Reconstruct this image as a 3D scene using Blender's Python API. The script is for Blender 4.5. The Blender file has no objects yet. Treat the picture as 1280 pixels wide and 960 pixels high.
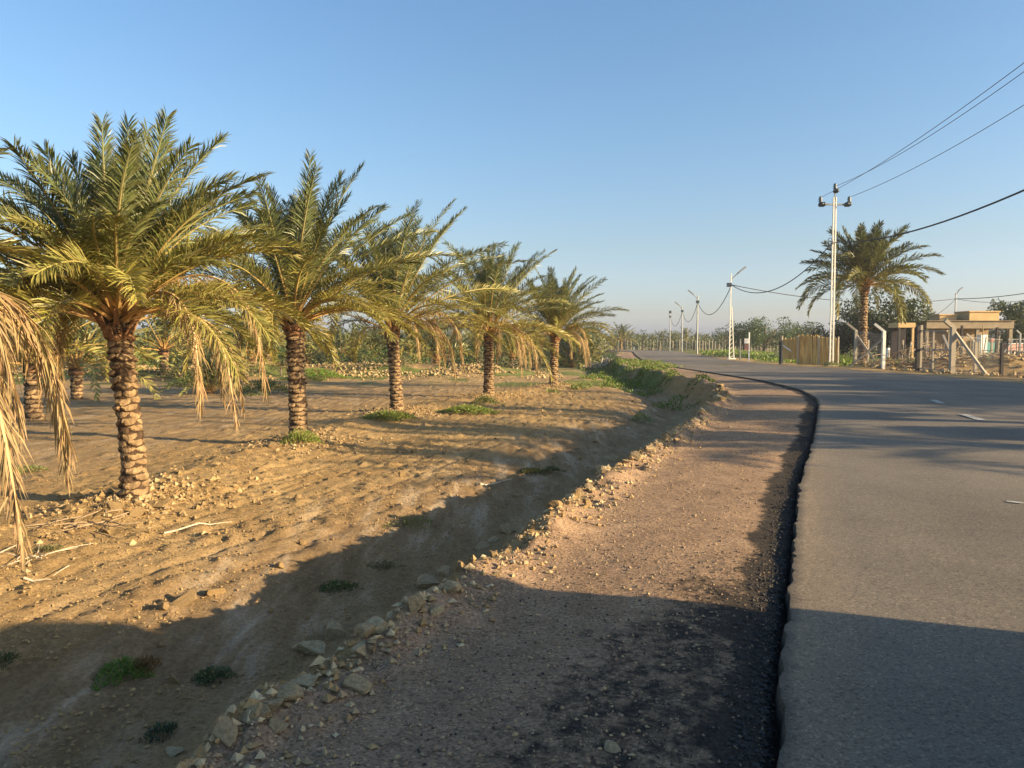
import bpy, bmesh, math, random
import numpy as np
from mathutils import Vector, Matrix
R = math.radians
scene = bpy.context.scene
COL = scene.collection

# ------------------------------------------------------------------ camera
F_PX = 961.0            # focal length in pixels of the 1280 px wide photograph
CAM_H = 1.5
PITCH = 3.1
cam_d = bpy.data.cameras.new('camera')
cam_d.sensor_width = 36.0
cam_d.lens = 36.0 * F_PX / 1280.0
cam_d.clip_start = 0.1
cam_d.clip_end = 6000
cam = bpy.data.objects.new('camera', cam_d)
cam.location = (0, 0, CAM_H)
cam.rotation_euler = (R(90 - PITCH), 0, 0)
COL.objects.link(cam)
scene.camera = cam

# ------------------------------------------------------------------ sky, sun, exposure
SUN_EL = 16.0
SD = Vector((0.946, -0.325, 0)).normalized()          # horizontal direction towards the sun
world = bpy.data.worlds.new('World')
scene.world = world
world.use_nodes = True
wn = world.node_tree.nodes; wl = world.node_tree.links
bg = wn['Background']
sky = wn.new('ShaderNodeTexSky')
sky.sky_type = 'NISHITA'
sky.sun_disc = False
sky.sun_elevation = R(SUN_EL)
sky.sun_rotation = math.atan2(SD.x, SD.y)
sky.altitude = 0
sky.air_density = 1.0
sky.dust_density = 1.6
sky.ozone_density = 2.0
# paler, greyer air low over the plain
wtc = wn.new('ShaderNodeTexCoord'); wsx = wn.new('ShaderNodeSeparateXYZ'); wl.new(wtc.outputs['Generated'], wsx.inputs[0])
wrp = wn.new('ShaderNodeValToRGB'); wl.new(wsx.outputs['Z'], wrp.inputs[0]); we = wrp.color_ramp.elements
we[0].position = 0.0; we[0].color = (1.12, 1.26, 2.15, 1); we[1].position = .42; we[1].color = (.84, 1.03, 1.14, 1)
e_ = we.new(.035); e_.color = (1.0, 1.02, 1.3, 1); e_ = we.new(.12); e_.color = (.92, .93, .99, 1); e_ = we.new(.25); e_.color = (.88, 1.0, 1.07, 1)
wmx = wn.new('ShaderNodeMix'); wmx.data_type = 'RGBA'; wmx.blend_type = 'MULTIPLY'; wmx.inputs[0].default_value = 1
wl.new(sky.outputs[0], wmx.inputs[6]); wl.new(wrp.outputs[0], wmx.inputs[7]); wl.new(wmx.outputs[2], bg.inputs[0])
bg.inputs[1].default_value = 0.082
sun_d = bpy.data.lights.new('sun', 'SUN')
sun_d.energy = 5.0
sun_d.angle = R(0.5)
sun_d.color = (1.0, 0.77, 0.46)
sun = bpy.data.objects.new('sun', sun_d)
sdir = Vector((SD.x * math.cos(R(SUN_EL)), SD.y * math.cos(R(SUN_EL)), math.sin(R(SUN_EL))))
sun.rotation_euler = (-sdir).to_track_quat('-Z', 'Y').to_euler()
sun.location = (0, 0, 50)
COL.objects.link(sun)
scene.view_settings.view_transform = 'Standard'
scene.view_settings.look = 'None'
scene.view_settings.gamma = 1.0
scene.view_settings.exposure = 1.42
scene.render.engine = 'CYCLES'
scene.cycles.max_bounces = 5
scene.cycles.diffuse_bounces = 3
scene.cycles.transparent_max_bounces = 6

# ------------------------------------------------------------------ noise
def _hash(xi, yi, seed):
    h = (xi.astype(np.int64) * 374761393 + yi.astype(np.int64) * 668265263 + seed * 144269504) & 0xffffffff
    h = ((h ^ (h >> 13)) * 1274126177) & 0xffffffff
    return ((h ^ (h >> 16)) & 0xffffff) / float(0xffffff)
def vn(x, y, seed=0):
    x = np.asarray(x, float); y = np.asarray(y, float)
    xi = np.floor(x); yi = np.floor(y); fx = x - xi; fy = y - yi
    fx = fx * fx * (3 - 2 * fx); fy = fy * fy * (3 - 2 * fy)
    a = _hash(xi, yi, seed); b = _hash(xi + 1, yi, seed); c = _hash(xi, yi + 1, seed); d = _hash(xi + 1, yi + 1, seed)
    return (a * (1 - fx) + b * fx) * (1 - fy) + (c * (1 - fx) + d * fx) * fy
def fbm(x, y, octv=4, seed=0, gain=0.5):
    s = 0; a = 1; t = 0
    for i in range(octv):
        s = s + a * vn(x, y, seed + i * 17); t += a; a *= gain
        x = np.asarray(x) * 2.03 + 3.1; y = np.asarray(y) * 2.03 - 1.7
    return s / t
def sst(a, b, x):
    t = np.clip((np.asarray(x, float) - a) / (b - a), 0, 1); return t * t * (3 - 2 * t)

# ------------------------------------------------------------------ layout curves (metres; X right, Y away)
LE = np.array([(-30, -10.0), (-10, -3.5), (0, 0.0), (2.7, .93), (4.34, 1.56), (5.3, 1.95), (8.4, 3.15), (10.9, 4.26), (15.7, 6.25), (19, 7.6),
               (21.5, 8.45), (25, 9.3), (31, 9.95), (40, 10.0), (50.6, 9.9), (64, 10.9), (90, 14.5), (120, 18.9), (134, 20.0), (141, 17.0), (148, 9), (158, -8), (180, -60), (260, -250)])
RE = np.array([(-30, -1.5), (-10, 4.5), (0, 8.3), (5, 10.3), (10, 12.4), (15.7, 14.6), (21.5, 17.0), (27, 18.6), (34, 19.2), (45, 18.6), (56, 17.9), (64, 18.2), (88, 21.5), (120, 26.6), (140, 28.5), (151, 25), (158, 12), (168, -8), (190, -60), (270, -250)])
def _smooth_curve(P):
    ys = np.linspace(P[0, 0], P[-1, 0], 3000)
    xs = np.interp(ys, P[:, 0], P[:, 1])
    # locally smoothed, less where the points are close together
    out = xs.copy()
    for k in range(2):
        w = 9
        pad = np.concatenate([np.full(w, out[0]), out, np.full(w, out[-1])])
        out = np.convolve(pad, np.ones(2 * w + 1) / (2 * w + 1), 'valid')
    return ys, out
LEy, LEx = _smooth_curve(LE); REy, REx = _smooth_curve(RE)
def XL(y): return np.interp(y, LEy, LEx)
def XR(y): return np.interp(y, REy, REx)
def slopeL(y): return (XL(np.asarray(y) + .5) - XL(np.asarray(y) - .5))
def sL(x, y):           # metres to the left of the asphalt
    g = np.clip(slopeL(y), -1.2, 1.2)
    return (XL(y) - x) / np.sqrt(1 + g * g)
def sR(x, y):
    return (x - XR(y)) * 0.93
def rim_w(y): return np.interp(y, [2, 10, 16, 23], [1.98, 2.0, 2.35, 2.5]) + .38 * (fbm(np.asarray(y) * .5, 0 * np.asarray(y), 3, 5) - .5)
PALMS = [(-5.55, 5.7), (-4.62, 9.35), (-4.15, 14.9), (-3.25, 21.6), (-.85, 27.9), (1.85, 34.3)]
def XP(y):
    return np.interp(y, [-20, 9.35, 14.9, 21.6, 27.9, 34.3, 60], [-7, -4.62, -4.15, -3.25, -.85, 1.85, 12])

def height(x, y):
    x = np.asarray(x, float); y = np.asarray(y, float)
    s = sL(x, y); t = s - rim_w(y)
    # shoulder
    z_sh = -.042 + .022 * sst(.0, .4, s) - .05 * sst(.6, 2.4, s) + .035 * (fbm(x * 1.6, y * 1.6, 4, 2) - .5) + .012 * (fbm(x * 9, y * 9, 3, 8) - .5)
    rimb = np.exp(-((t + .10) / .26) ** 2) * (.06 + .26 * (fbm(x * 2.6, y * 2.6, 4, 21) - .38) + .10 * (fbm(x * 9, y * 9, 3, 23) - .5))
    # field beyond
    deep = .04 * sst(14, 30, y) * (1 - sst(60, 80, y))
    z_f = -.52 - (.24 + deep * 2.2) * np.exp(-((t - 1.5) / 1.15) ** 2)
    z_f = z_f + .07 * (fbm(x * .35, y * .35, 3, 31) - .5)
    q = (x - XP(y)) * .95                                  # distance right of the palm row
    row = np.exp(-((q + .1) / .8) ** 2) * .13
    z_f = z_f + row * (.6 + .8 * fbm(x * 1.3, y * 1.3, 3, 77))
    # plough and wheel tracks along the field edge
    a = R(19); u = x * math.cos(a) - y * math.sin(a); v = x * math.sin(a) + y * math.cos(a)
    uu = u + .25 * (fbm(x * .5, v * .25, 3, 41) - .5)
    r1 = np.abs(((uu / .55) % 1) - .5) * 2
    r2 = np.abs(((uu / .21 + .3) % 1) - .5) * 2
    zone = sst(1.6, 2.6, t) * sst(-.2, .9, q) * (.35 + .65 * vn(u * 1.2, v * .35, 9))
    z_f = z_f - zone * (.030 * (1 - sst(0, .35, r1)) + .012 * (1 - sst(0, .5, r2)))
    cl = fbm(x * 5.5, y * 5.5, 4, 51)
    rough = .25 + .75 * sst(.42, .62, fbm(u * .9, v * .3, 3, 61))
    near = (1 - sst(25, 60, y))
    z_f = z_f + near * rough * .04 * (cl - .5) * (.5 + .7 * sst(1.2, 2.6, t)) + near * .035 * sst(.58, .75, fbm(x * 4.4, v * 4.4, 4, 71))
    z_f = z_f + near * .035 * (fbm(x * 15, y * 15, 2, 57) - .5)
    # old bank of rubble across the field
    bank = np.exp(-((y - 50 - .12 * x) / 2.2) ** 2) * sst(4, -4, x) * 0
    wf = sst(-.05, .62, t + .12 * (fbm(x * 3, y * 3, 3, 91) - .5))
    zl = z_sh * (1 - wf) + z_f * wf + rimb + .05 * wf * (1 - wf) * 4 * (fbm(x * 6, y * 6, 3, 95) - .5) * 2
    bk = np.exp(-((y - 47 - .10 * x + 2 * (vn(x * .1, 0 * x, 4) - .5)) / 2.4) ** 2) * (1 - sst(-2, 3, x)) * (.45 + .5 * fbm(x * .5, y * .5, 3, 14))
    zl = zl + bk
    # right side
    r = sR(x, y)
    z_r = -.06 + .05 * sst(0, .6, r) - .22 * sst(1.5, 6, r) + .05 * (fbm(x * 1.1, y * 1.1, 4, 12) - .5)
    for hx, hy, hh, hr in [(27.5, 42.5, 1.0, 1.9), (31.5, 45, 1.2, 2.4), (24.6, 43.5, .7, 1.5), (36, 46, 1.0, 2.8), (22.0, 46.0, .5, 1.4)]:
        dd = ((x - hx) ** 2 + (y - hy) ** 2) / hr ** 2
        z_r = z_r + hh * np.exp(-dd) * (.75 + .5 * fbm(x * 1.2, y * 1.2, 3, 15))
    under = -.13 + 0 * x
    m_l = sst(-.02, .05, s)
    m_r = sst(-.02, .05, r)
    z = np.where(s > 0, zl * m_l + under * (1 - m_l), np.where(r > 0, z_r * m_r + under * (1 - m_r), under))
    far = sst(110, 200, np.hypot(x, y))
    return z * (1 - far) + (-.35) * far
def Hs(x, y): return float(height(np.array([x]), np.array([y]))[0])

cp, sp = math.cos(R(PITCH)), math.sin(R(PITCH))
def hit(px, py):
    """the place on the ground that the photograph shows at this pixel"""
    u = (px - 640) / F_PX; v = (py - 480) / F_PX
    d = np.array([u, cp - v * sp, -sp - v * cp])
    k = np.linspace(1, 160, 6000) if d[2] < -.005 else np.array([300.])
    X = d[0] * k; Y = d[1] * k; Z = CAM_H + d[2] * k
    g = height(X, Y)
    i = np.argmax(Z < g) if np.any(Z < g) else len(k) - 1
    return float(X[i]), float(Y[i])

# ------------------------------------------------------------------ materials
def nodes_of(m): return m.node_tree.nodes, m.node_tree.links
def mat(name, col, rough=.8, var=.25, scale=6, bump=.2, metal=0, spec=.3, col2=None, detail=5, bscale=None):
    m = bpy.data.materials.new(name); m.use_nodes = True
    n, l = nodes_of(m); b = n['Principled BSDF']
    b.inputs['Roughness'].default_value = rough; b.inputs['Metallic'].default_value = metal
    b.inputs['Specular IOR Level'].default_value = spec
    tc = n.new('ShaderNodeTexCoord')
    no = n.new('ShaderNodeTexNoise'); no.inputs['Scale'].default_value = scale; no.inputs['Detail'].default_value = detail
    l.new(tc.outputs['Object'], no.inputs['Vector'])
    rp = n.new('ShaderNodeValToRGB')
    c2 = col2 or tuple(c * (1 - var) for c in col)
    c1 = col if col2 else tuple(min(1, c * (1 + var)) for c in col)
    rp.color_ramp.elements[0].position = .3; rp.color_ramp.elements[1].position = .7
    rp.color_ramp.elements[0].color = (*c2, 1); rp.color_ramp.elements[1].color = (*c1, 1)
    l.new(no.outputs['Fac'], rp.inputs[0]); l.new(rp.outputs[0], b.inputs['Base Color'])
    if bump:
        n2 = n.new('ShaderNodeTexNoise'); n2.inputs['Scale'].default_value = bscale or scale * 4; n2.inputs['Detail'].default_value = 4
        l.new(tc.outputs['Object'], n2.inputs['Vector'])
        bp = n.new('ShaderNodeBump'); bp.inputs['Strength'].default_value = bump; bp.inputs['Distance'].default_value = .02
        l.new(n2.outputs['Fac'], bp.inputs['Height']); l.new(bp.outputs[0], b.inputs['Normal'])
    return m

def leaf_mat(name, trans=.3, rough=.45, spec=.35):
    m = bpy.data.materials.new(name); m.use_nodes = True
    n, l = nodes_of(m); b = n['Principled BSDF']
    b.inputs['Roughness'].default_value = rough; b.inputs['Specular IOR Level'].default_value = spec
    at = n.new('ShaderNodeAttribute'); at.attribute_name = 'tint'
    l.new(at.outputs['Color'], b.inputs['Base Color'])
    tr = n.new('ShaderNodeBsdfTranslucent')
    mixc = n.new('ShaderNodeMix'); mixc.data_type = 'RGBA'; mixc.blend_type = 'MULTIPLY'; mixc.inputs[0].default_value = 1
    l.new(at.outputs['Color'], mixc.inputs[6]); mixc.inputs[7].default_value = (1.0, 1.0, .5, 1)
    l.new(mixc.outputs[2], tr.inputs[0])
    ms = n.new('ShaderNodeMixShader'); ms.inputs[0].default_value = trans
    l.new(b.outputs[0], ms.inputs[1]); l.new(tr.outputs[0], ms.inputs[2])
    l.new(ms.outputs[0], n['Material Output'].inputs['Surface'])
    return m
M_FROND = leaf_mat('palm leaflets', .22, .42, .45)
M_DRY = leaf_mat('dry leaflets', .22, .7, .2)
M_LEAF = leaf_mat('leaves', .25, .5, .3)
M_RACHIS = leaf_mat('frond stalk', 0.0, .55, .3)

M_BARK = mat('palm bark', (.075, .045, .025), .95, .4, 18, .8)
M_CUT = mat('palm leaf base', (.35, .235, .12), .9, .3, 9, .9, col2=(.13, .08, .04))
M_FIBRE = mat('palm fibre', (.25, .13, .06), .95, .35, 30, .9)
M_STONE = mat('limestone', (.48, .36, .19), .95, .2, 4, .8, col2=(.27, .19, .105))
M_STONE2 = mat('white limestone', (.56, .45, .27), .95, .2, 4, .8, col2=(.34, .25, .13))
M_BANK = mat('yellow rubble', (.44, .32, .14), .95, .2, 3, .5, col2=(.20, .135, .06))
M_CLOD = mat('dry earth clod', (.36, .245, .115), .98, .2, 8, .7, col2=(.24, .155, .07))
M_TAR = mat('tarred chipping', (.035, .031, .028), .7, .3, 20, .4)
M_GRAV = mat('shoulder gravel', (.34, .235, .15), .95, .3, 3, .4, col2=(.17, .12, .085))
M_CONC = mat('weathered concrete', (.38, .32, .23), .9, .2, 4, .4, col2=(.35, .31, .25))
M_POLE = mat('whitewashed pole', (.74, .70, .60), .7, .1, 3, .2)
M_GALV = mat('galvanised steel', (.24, .24, .23), .5, .2, 8, .1, metal=.4)
M_DKMETAL = mat('dark fittings', (.03, .045, .06), .4, .2, 8, .1, spec=.5)
M_CABLE = mat('black cable', (.018, .018, .02), .6, .1, 8, 0)
M_WIRE = mat('bare wire', (.10, .11, .13), .5, .1, 8, 0)
M_WOODP = mat('bleached pole wood', (.48, .40, .29), .9, .2, 6, .3)
M_DARKPOST = mat('tarred post', (.06, .055, .05), .9, .3, 6, .3)
M_PLASTER = mat('sand plaster', (.36, .26, .16), .9, .15, 1.2, .2)
M_PLASTERY = mat('ochre plaster', (.52, .36, .17), .9, .12, 1.2, .2)
M_SLAB = mat('grey concrete slab', (.27, .21, .14), .9, .2, 1.5, .2)
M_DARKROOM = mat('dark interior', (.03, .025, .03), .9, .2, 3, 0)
M_BRANCH = mat('dry branch', (.30, .215, .13), .95, .25, 10, .3)
M_VAN = mat('white vehicle paint', (.7, .7, .68), .3, .03, 2, 0, spec=.5)
M_GLASSD = mat('dark glass', (.02, .025, .03), .08, .1, 2, 0, spec=.6)
M_TYRE = mat('rubber', (.02, .02, .02), .85, .1, 10, .1)
M_TREEBARK = mat('tree bark', (.13, .10, .07), .95, .3, 8, .5)
M_PINK = mat('faded red plastic', (.40, .20, .15), .6, .15, 2, 0)
M_TEAL = mat('teal plastic', (.05, .25, .22), .6, .15, 2, 0)
M_WHITE = mat('white paint', (.75, .73, .68), .6, .08, 2, 0)

# reed screen
def reed_mat():
    m = bpy.data.materials.new('reed mat'); m.use_nodes = True
    n, l = nodes_of(m); b = n['Principled BSDF']; b.inputs['Roughness'].default_value = .85
    tc = n.new('ShaderNodeTexCoord'); mp = n.new('ShaderNodeMapping'); mp.inputs['Scale'].default_value = (9, 9, .8)
    l.new(tc.outputs['Object'], mp.inputs[0])
    no = n.new('ShaderNodeTexNoise'); no.inputs['Scale'].default_value = 1; no.inputs['Detail'].default_value = 6; l.new(mp.outputs[0], no.inputs['Vector'])
    rp = n.new('ShaderNodeValToRGB'); e = rp.color_ramp.elements
    e[0].position = .3; e[0].color = (.46, .27, .08, 1); e[1].position = .62; e[1].color = (.80, .54, .20, 1)
    l.new(no.outputs['Fac'], rp.inputs[0])
    l.new(rp.outputs[0], b.inputs['Base Color']); return m
M_REED = reed_mat()

# ------------------------------------------------------------------ helpers
def link(o, parent=None):
    COL.objects.link(o)
    if parent: o.parent = parent
    return o
def tag(o, label=None, cat=None, group=None, kind=None):
    if label: o['label'] = label
    if cat: o['category'] = cat
    if group: o['group'] = group
    if kind: o['kind'] = kind
    return o
def empty(name, loc, rz=0, label=None, cat=None, group=None):
    o = bpy.data.objects.new(name, None); o.empty_display_size = .2
    o.location = loc; o.rotation_euler = (0, 0, rz); COL.objects.link(o)
    return tag(o, label, cat, group)
class MB:
    def __init__(s): s.v = []; s.f = []; s.m = []; s.n = 0; s.c = []
    def add(s, verts, faces, mi=0, col=None):
        b = s.n; s.v.extend([tuple(map(float, p)) for p in verts]); s.n += len(verts)
        s.f.extend([tuple(b + i for i in f) for f in faces]); s.m.extend([mi] * len(faces))
        s.c.extend([col or (.5, .5, .5)] * len(verts))
    def box(s, c, size, rz=0, mi=0, taper=1.0, tilt=None):
        hx, hy, hz = size[0] / 2, size[1] / 2, size[2] / 2
        P = [Vector((x * hx * (taper if z > 0 else 1), y * hy * (taper if z > 0 else 1), z * hz)) for z in (-1, 1) for x, y in ((-1, -1), (1, -1), (1, 1), (-1, 1))]
        M = Matrix.Rotation(rz, 3, 'Z')
        if tilt: M = M @ Matrix.Rotation(tilt, 3, 'Y')
        P = [M @ p + Vector(c) for p in P]
        s.add(P, [(3, 2, 1, 0), (4, 5, 6, 7), (0, 1, 5, 4), (1, 2, 6, 5), (2, 3, 7, 6), (3, 0, 4, 7)], mi)
    def bar(s, a, b, w, h=None, mi=0, w2=None):
        a = Vector(a); b = Vector(b); h = h or w; d = (b - a).normalized()
        up = Vector((0, 0, 1)) if abs(d.z) < .95 else Vector((0, 1, 0))
        x = d.cross(up).normalized(); y = x.cross(d); k = (w2 or w) / w
        P = [a + x * w / 2 * i + y * h / 2 * j for i, j in ((-1, -1), (1, -1), (1, 1), (-1, 1))] + [b + x * w / 2 * i * k + y * h / 2 * j * k for i, j in ((-1, -1), (1, -1), (1, 1), (-1, 1))]
        s.add(P, [(3, 2, 1, 0), (4, 5, 6, 7), (0, 1, 5, 4), (1, 2, 6, 5), (2, 3, 7, 6), (3, 0, 4, 7)], mi)
    def tube(s, pts, rad, n=8, mi=0, cap=True):
        pts = [Vector(p) for p in pts]; rad = rad if hasattr(rad, '__len__') else [rad] * len(pts)
        V = []; F = []
        d0 = (pts[1] - pts[0]).normalized(); x = d0.orthogonal().normalized()
        for i, p in enumerate(pts):
            d = (pts[min(i + 1, len(pts) - 1)] - pts[max(i - 1, 0)]).normalized()
            x = (x - d * x.dot(d)).normalized(); y = d.cross(x)
            for k in range(n):
                a = 2 * math.pi * k / n; V.append(p + (x * math.cos(a) + y * math.sin(a)) * rad[i])
        for i in range(len(pts) - 1):
            for k in range(n):
                F.append((i * n + k, i * n + (k + 1) % n, (i + 1) * n + (k + 1) % n, (i + 1) * n + k))
        if cap: F.append(tuple(range(n - 1, -1, -1))); F.append(tuple((len(pts) - 1) * n + k for k in range(n)))
        s.add(V, F, mi)
    def build(s, name, mats, parent=None, smooth=False, tint=False):
        me = bpy.data.meshes.new(name); me.from_pydata(s.v, [], s.f)
        for m in (mats if isinstance(mats, (list, tuple)) else [mats]): me.materials.append(m)
        me.polygons.foreach_set('material_index', s.m)
        if smooth: me.polygons.foreach_set('use_smooth', [True] * len(s.f))
        if tint:
            a = me.color_attributes.new('tint', 'FLOAT_COLOR', 'POINT')
            a.data.foreach_set('color', np.c_[np.array(s.c), np.ones(len(s.c))].ravel())
        me.update()
        o = bpy.data.objects.new(name, me); return link(o, parent)
def mesh_np(name, V, F_quads=None, F_tris=None, mats=(), mi_q=None, mi_t=None, tint=None, smooth=False):
    """mesh from numpy arrays"""
    faces = []; mi = []
    nq = 0 if F_quads is None else len(F_quads); nt = 0 if F_tris is None else len(F_tris)
    me = bpy.data.meshes.new(name)
    me.vertices.add(len(V)); me.vertices.foreach_set('co', np.asarray(V, np.float32).ravel())
    me.loops.add(nq * 4 + nt * 3)
    li = np.concatenate([(np.asarray(F_quads).ravel() if nq else np.zeros(0, int)), (np.asarray(F_tris).ravel() if nt else np.zeros(0, int))])
    me.loops.foreach_set('vertex_index', li.astype(np.int32))
    me.polygons.add(nq + nt)
    st = np.concatenate([np.arange(nq) * 4, nq * 4 + np.arange(nt) * 3]).astype(np.int32)
    me.polygons.foreach_set('loop_start', st)
    for m in mats: me.materials.append(m)
    ma = np.concatenate([np.zeros(nq, int) if mi_q is None else mi_q, np.zeros(nt, int) if mi_t is None else mi_t]).astype(np.int32)
    me.polygons.foreach_set('material_index', ma)
    me.polygons.foreach_set('use_smooth', np.full(nq + nt, bool(smooth)))
    if tint is not None:
        a = me.color_attributes.new('tint', 'FLOAT_COLOR', 'POINT')
        a.data.foreach_set('color', np.c_[tint, np.ones(len(tint))].astype(np.float32).ravel())
    me.update(calc_edges=True); me.validate()
    return me
def copy_tree(o, parent=None):
    c = o.copy(); COL.objects.link(c); c.parent = parent
    for ch in list(o.children): copy_tree(ch, c)
    return c

# ------------------------------------------------------------------ ground
def grid_axis(lo, hi, step, grow_to_lo, grow_to_hi, g):
    a = list(np.arange(lo, hi, step)); s = step; x = a[-1]; up = []
    while x < grow_to_hi: s *= g; x += s; up.append(x)
    s = step; x = a[0]; dn = []
    while x > grow_to_lo: s *= g; x -= s; dn.append(x)
    return np.array(dn[::-1] + a + up)
gx = grid_axis(-6.5, 5.5, .042, -3000, 3000, 1.03)
gy = grid_axis(2.0, 12.5, .042, -40, 4500, 1.022)
GX, GY = np.meshgrid(gx, gy)
xf, yf = GX.ravel(), GY.ravel()
Z = height(xf, yf)
nx, ny = len(gx), len(gy)
idx = np.arange(nx * ny).reshape(ny, nx)
Q = np.stack([idx[:-1, :-1], idx[:-1, 1:], idx[1:, 1:], idx[1:, :-1]], -1).reshape(-1, 4)
s_ = sL(xf, yf); t_ = s_ - rim_w(yf); q_ = (xf - XP(yf)) * .95; r_ = sR(xf, yf)
shoulder = (1 - sst(-.25, .15, t_ + .4 * (fbm(xf * 1.5, yf * 1.5, 3, 101) - .5))) * (s_ > -1)
stain = (1 - sst(.14, .42, s_ + .25 * (fbm(xf * 2.5, yf * 2.5, 4, 102) - .5))) * (s_ > -.5)
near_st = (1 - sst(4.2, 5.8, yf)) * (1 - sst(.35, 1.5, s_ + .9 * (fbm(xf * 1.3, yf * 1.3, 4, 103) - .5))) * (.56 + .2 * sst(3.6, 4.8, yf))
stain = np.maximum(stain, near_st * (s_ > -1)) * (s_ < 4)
crust = np.exp(-((t_ - 2.2) / 1.2) ** 2) * (s_ > 0)
crust = np.maximum(crust, (1 - sst(-3.0, -1.2, q_)) * (s_ > 0) * .55 * (1 - sst(30, 40, yf)))
green = sst(30, 38, yf) * (t_ > 0) * sst(.45, .6, fbm(xf * .35, yf * .35, 4, 104)) * .8
green = np.maximum(green, sst(52, 60, yf - .1 * xf) * (t_ > 1) * .85 * sst(.25, .5, fbm(xf * .3, yf * .3, 4, 108)))
green = np.maximum(green, sst(70, 110, yf) * .75 * sst(.3, .6, fbm(xf * .06, yf * .06, 4, 105)))
green = np.maximum(green, (r_ > 1) * sst(30, 60, yf) * sst(.42, .56, fbm(xf * .22, yf * .22, 4, 106)) * .8)
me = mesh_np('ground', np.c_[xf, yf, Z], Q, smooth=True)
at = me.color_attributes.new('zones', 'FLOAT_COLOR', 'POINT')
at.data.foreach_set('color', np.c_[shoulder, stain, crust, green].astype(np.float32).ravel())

def ground_mat():
    m = bpy.data.materials.new('earth and gravel'); m.use_nodes = True
    n, l = nodes_of(m); b = n['Principled BSDF']; b.inputs['Roughness'].default_value = .97; b.inputs['Specular IOR Level'].default_value = .12
    tc = n.new('ShaderNodeTexCoord')
    def noise(scale, detail=6, rough=.6, map_=None, dist=0):
        t = n.new('ShaderNodeTexNoise'); t.inputs['Scale'].default_value = scale; t.inputs['Detail'].default_value = detail
        t.inputs['Roughness'].default_value = rough; t.inputs['Distortion'].default_value = dist
        l.new((map_ or tc).outputs[0 if map_ else 'Object'], t.inputs['Vector']); return t.outputs['Fac']
    def ramp(fac, *st):
        r = n.new('ShaderNodeValToRGB'); e = r.color_ramp.elements
        while len(e) < len(st): e.new(.5)
        for k, (p, c) in enumerate(st): e[k].position = p; e[k].color = (*c, 1)
        l.new(fac, r.inputs[0]); return r.outputs[0]
    def mix(f, a, c, mode='MIX'):
        x = n.new('ShaderNodeMix'); x.data_type = 'RGBA'; x.blend_type = mode
        if isinstance(f, float): x.inputs[0].default_value = f
        else: l.new(f, x.inputs[0])
        l.new(a, x.inputs[6]); l.new(c, x.inputs[7]); return x.outputs[2]
    def mul(a, c):
        x = n.new('ShaderNodeMath'); x.operation = 'MULTIPLY'
        l.new(a, x.inputs[0])
        if isinstance(c, float): x.inputs[1].default_value = c
        else: l.new(c, x.inputs[1])
        return x.outputs[0]
    mp = n.new('ShaderNodeMapping'); mp.inputs['Rotation'].default_value = (0, 0, R(19)); mp.inputs['Scale'].default_value = (2.2, .45, 1)
    l.new(tc.outputs['Object'], mp.inputs[0])
    at = n.new('ShaderNodeAttribute'); at.attribute_name = 'zones'
    sp = n.new('ShaderNodeSeparateColor'); l.new(at.outputs['Color'], sp.inputs[0])
    field = ramp(noise(1.1, 8, .68), (.32, (.29, .185, .078)), (.5, (.375, .255, .112)), (.68, (.46, .33, .16)))
    field = mix(.5, field, ramp(noise(1.6, 7, .7, mp), (.35, (.27, .165, .07)), (.65, (.46, .32, .165))))
    fine = ramp(noise(28, 5, .75), (.35, (.62, .60, .58)), (.6, (1.12, 1.1, 1.05)))
    field = mix(1.0, field, fine, 'MULTIPLY')
    crustc = ramp(noise(1.5, 8, .65, mp, .3), (.38, (.16, .105, .058)), (.52, (.25, .175, .105)), (.66, (.44, .36, .27)))
    crustc = mix(.8, crustc, mix(1.0, crustc, fine, 'MULTIPLY'))
    sh = ramp(noise(3.2, 8, .7), (.3, (.255, .17, .105)), (.5, (.32, .215, .135)), (.7, (.40, .275, .175)))
    # small stones bedded in the shoulder
    vo = n.new('ShaderNodeTexVoronoi'); vo.inputs['Scale'].default_value = 85; vo.inputs['Randomness'].default_value = 1; l.new(tc.outputs['Object'], vo.inputs['Vector'])
    stc = n.new('ShaderNodeSeparateColor'); l.new(vo.outputs['Color'], stc.inputs[0])
    stones = ramp(stc.outputs[0], (.0, (.45, .42, .40)), (.3, (.85, .82, .8)), (.6, (1.0, 1.0, 1.0)), (.9, (1.12, 1.1, 1.07)), (1.0, (1.7, 1.65, 1.55)))
    sh = mix(.85, sh, mix(1.0, sh, stones, 'MULTIPLY'))
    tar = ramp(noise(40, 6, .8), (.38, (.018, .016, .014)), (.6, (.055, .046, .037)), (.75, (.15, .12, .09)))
    grn = ramp(noise(1.7, 8, .75), (.35, (.10, .095, .03)), (.6, (.17, .19, .05)), (.75, (.33, .27, .13)))
    # edges of each zone broken up by noise
    def edge(mask, k, sc):
        x = n.new('ShaderNodeMath'); x.operation = 'ADD'; l.new(mask, x.inputs[0])
        y = n.new('ShaderNodeMath'); y.operation = 'MULTIPLY_ADD'; l.new(noise(sc, 6, .75), y.inputs[0]); y.inputs[1].default_value = k; y.inputs[2].default_value = -k / 2
        l.new(y.outputs[0], x.inputs[1])
        mr = n.new('ShaderNodeMapRange'); mr.inputs[1].default_value = .35; mr.inputs[2].default_value = .65; l.new(x.outputs[0], mr.inputs[0]); return mr.outputs[0]
    c = mix(mul(sp.outputs[2], .8), field, crustc)
    c = mix(edge(at.outputs['Alpha'], .7, 1.3), c, grn)
    c = mix(edge(sp.outputs[0], .8, 5), c, sh)
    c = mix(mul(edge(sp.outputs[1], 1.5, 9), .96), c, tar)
    l.new(c, b.inputs['Base Color'])
    bp = n.new('ShaderNodeBump'); bp.inputs['Strength'].default_value = .85; bp.inputs['Distance'].default_value = .03
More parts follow.
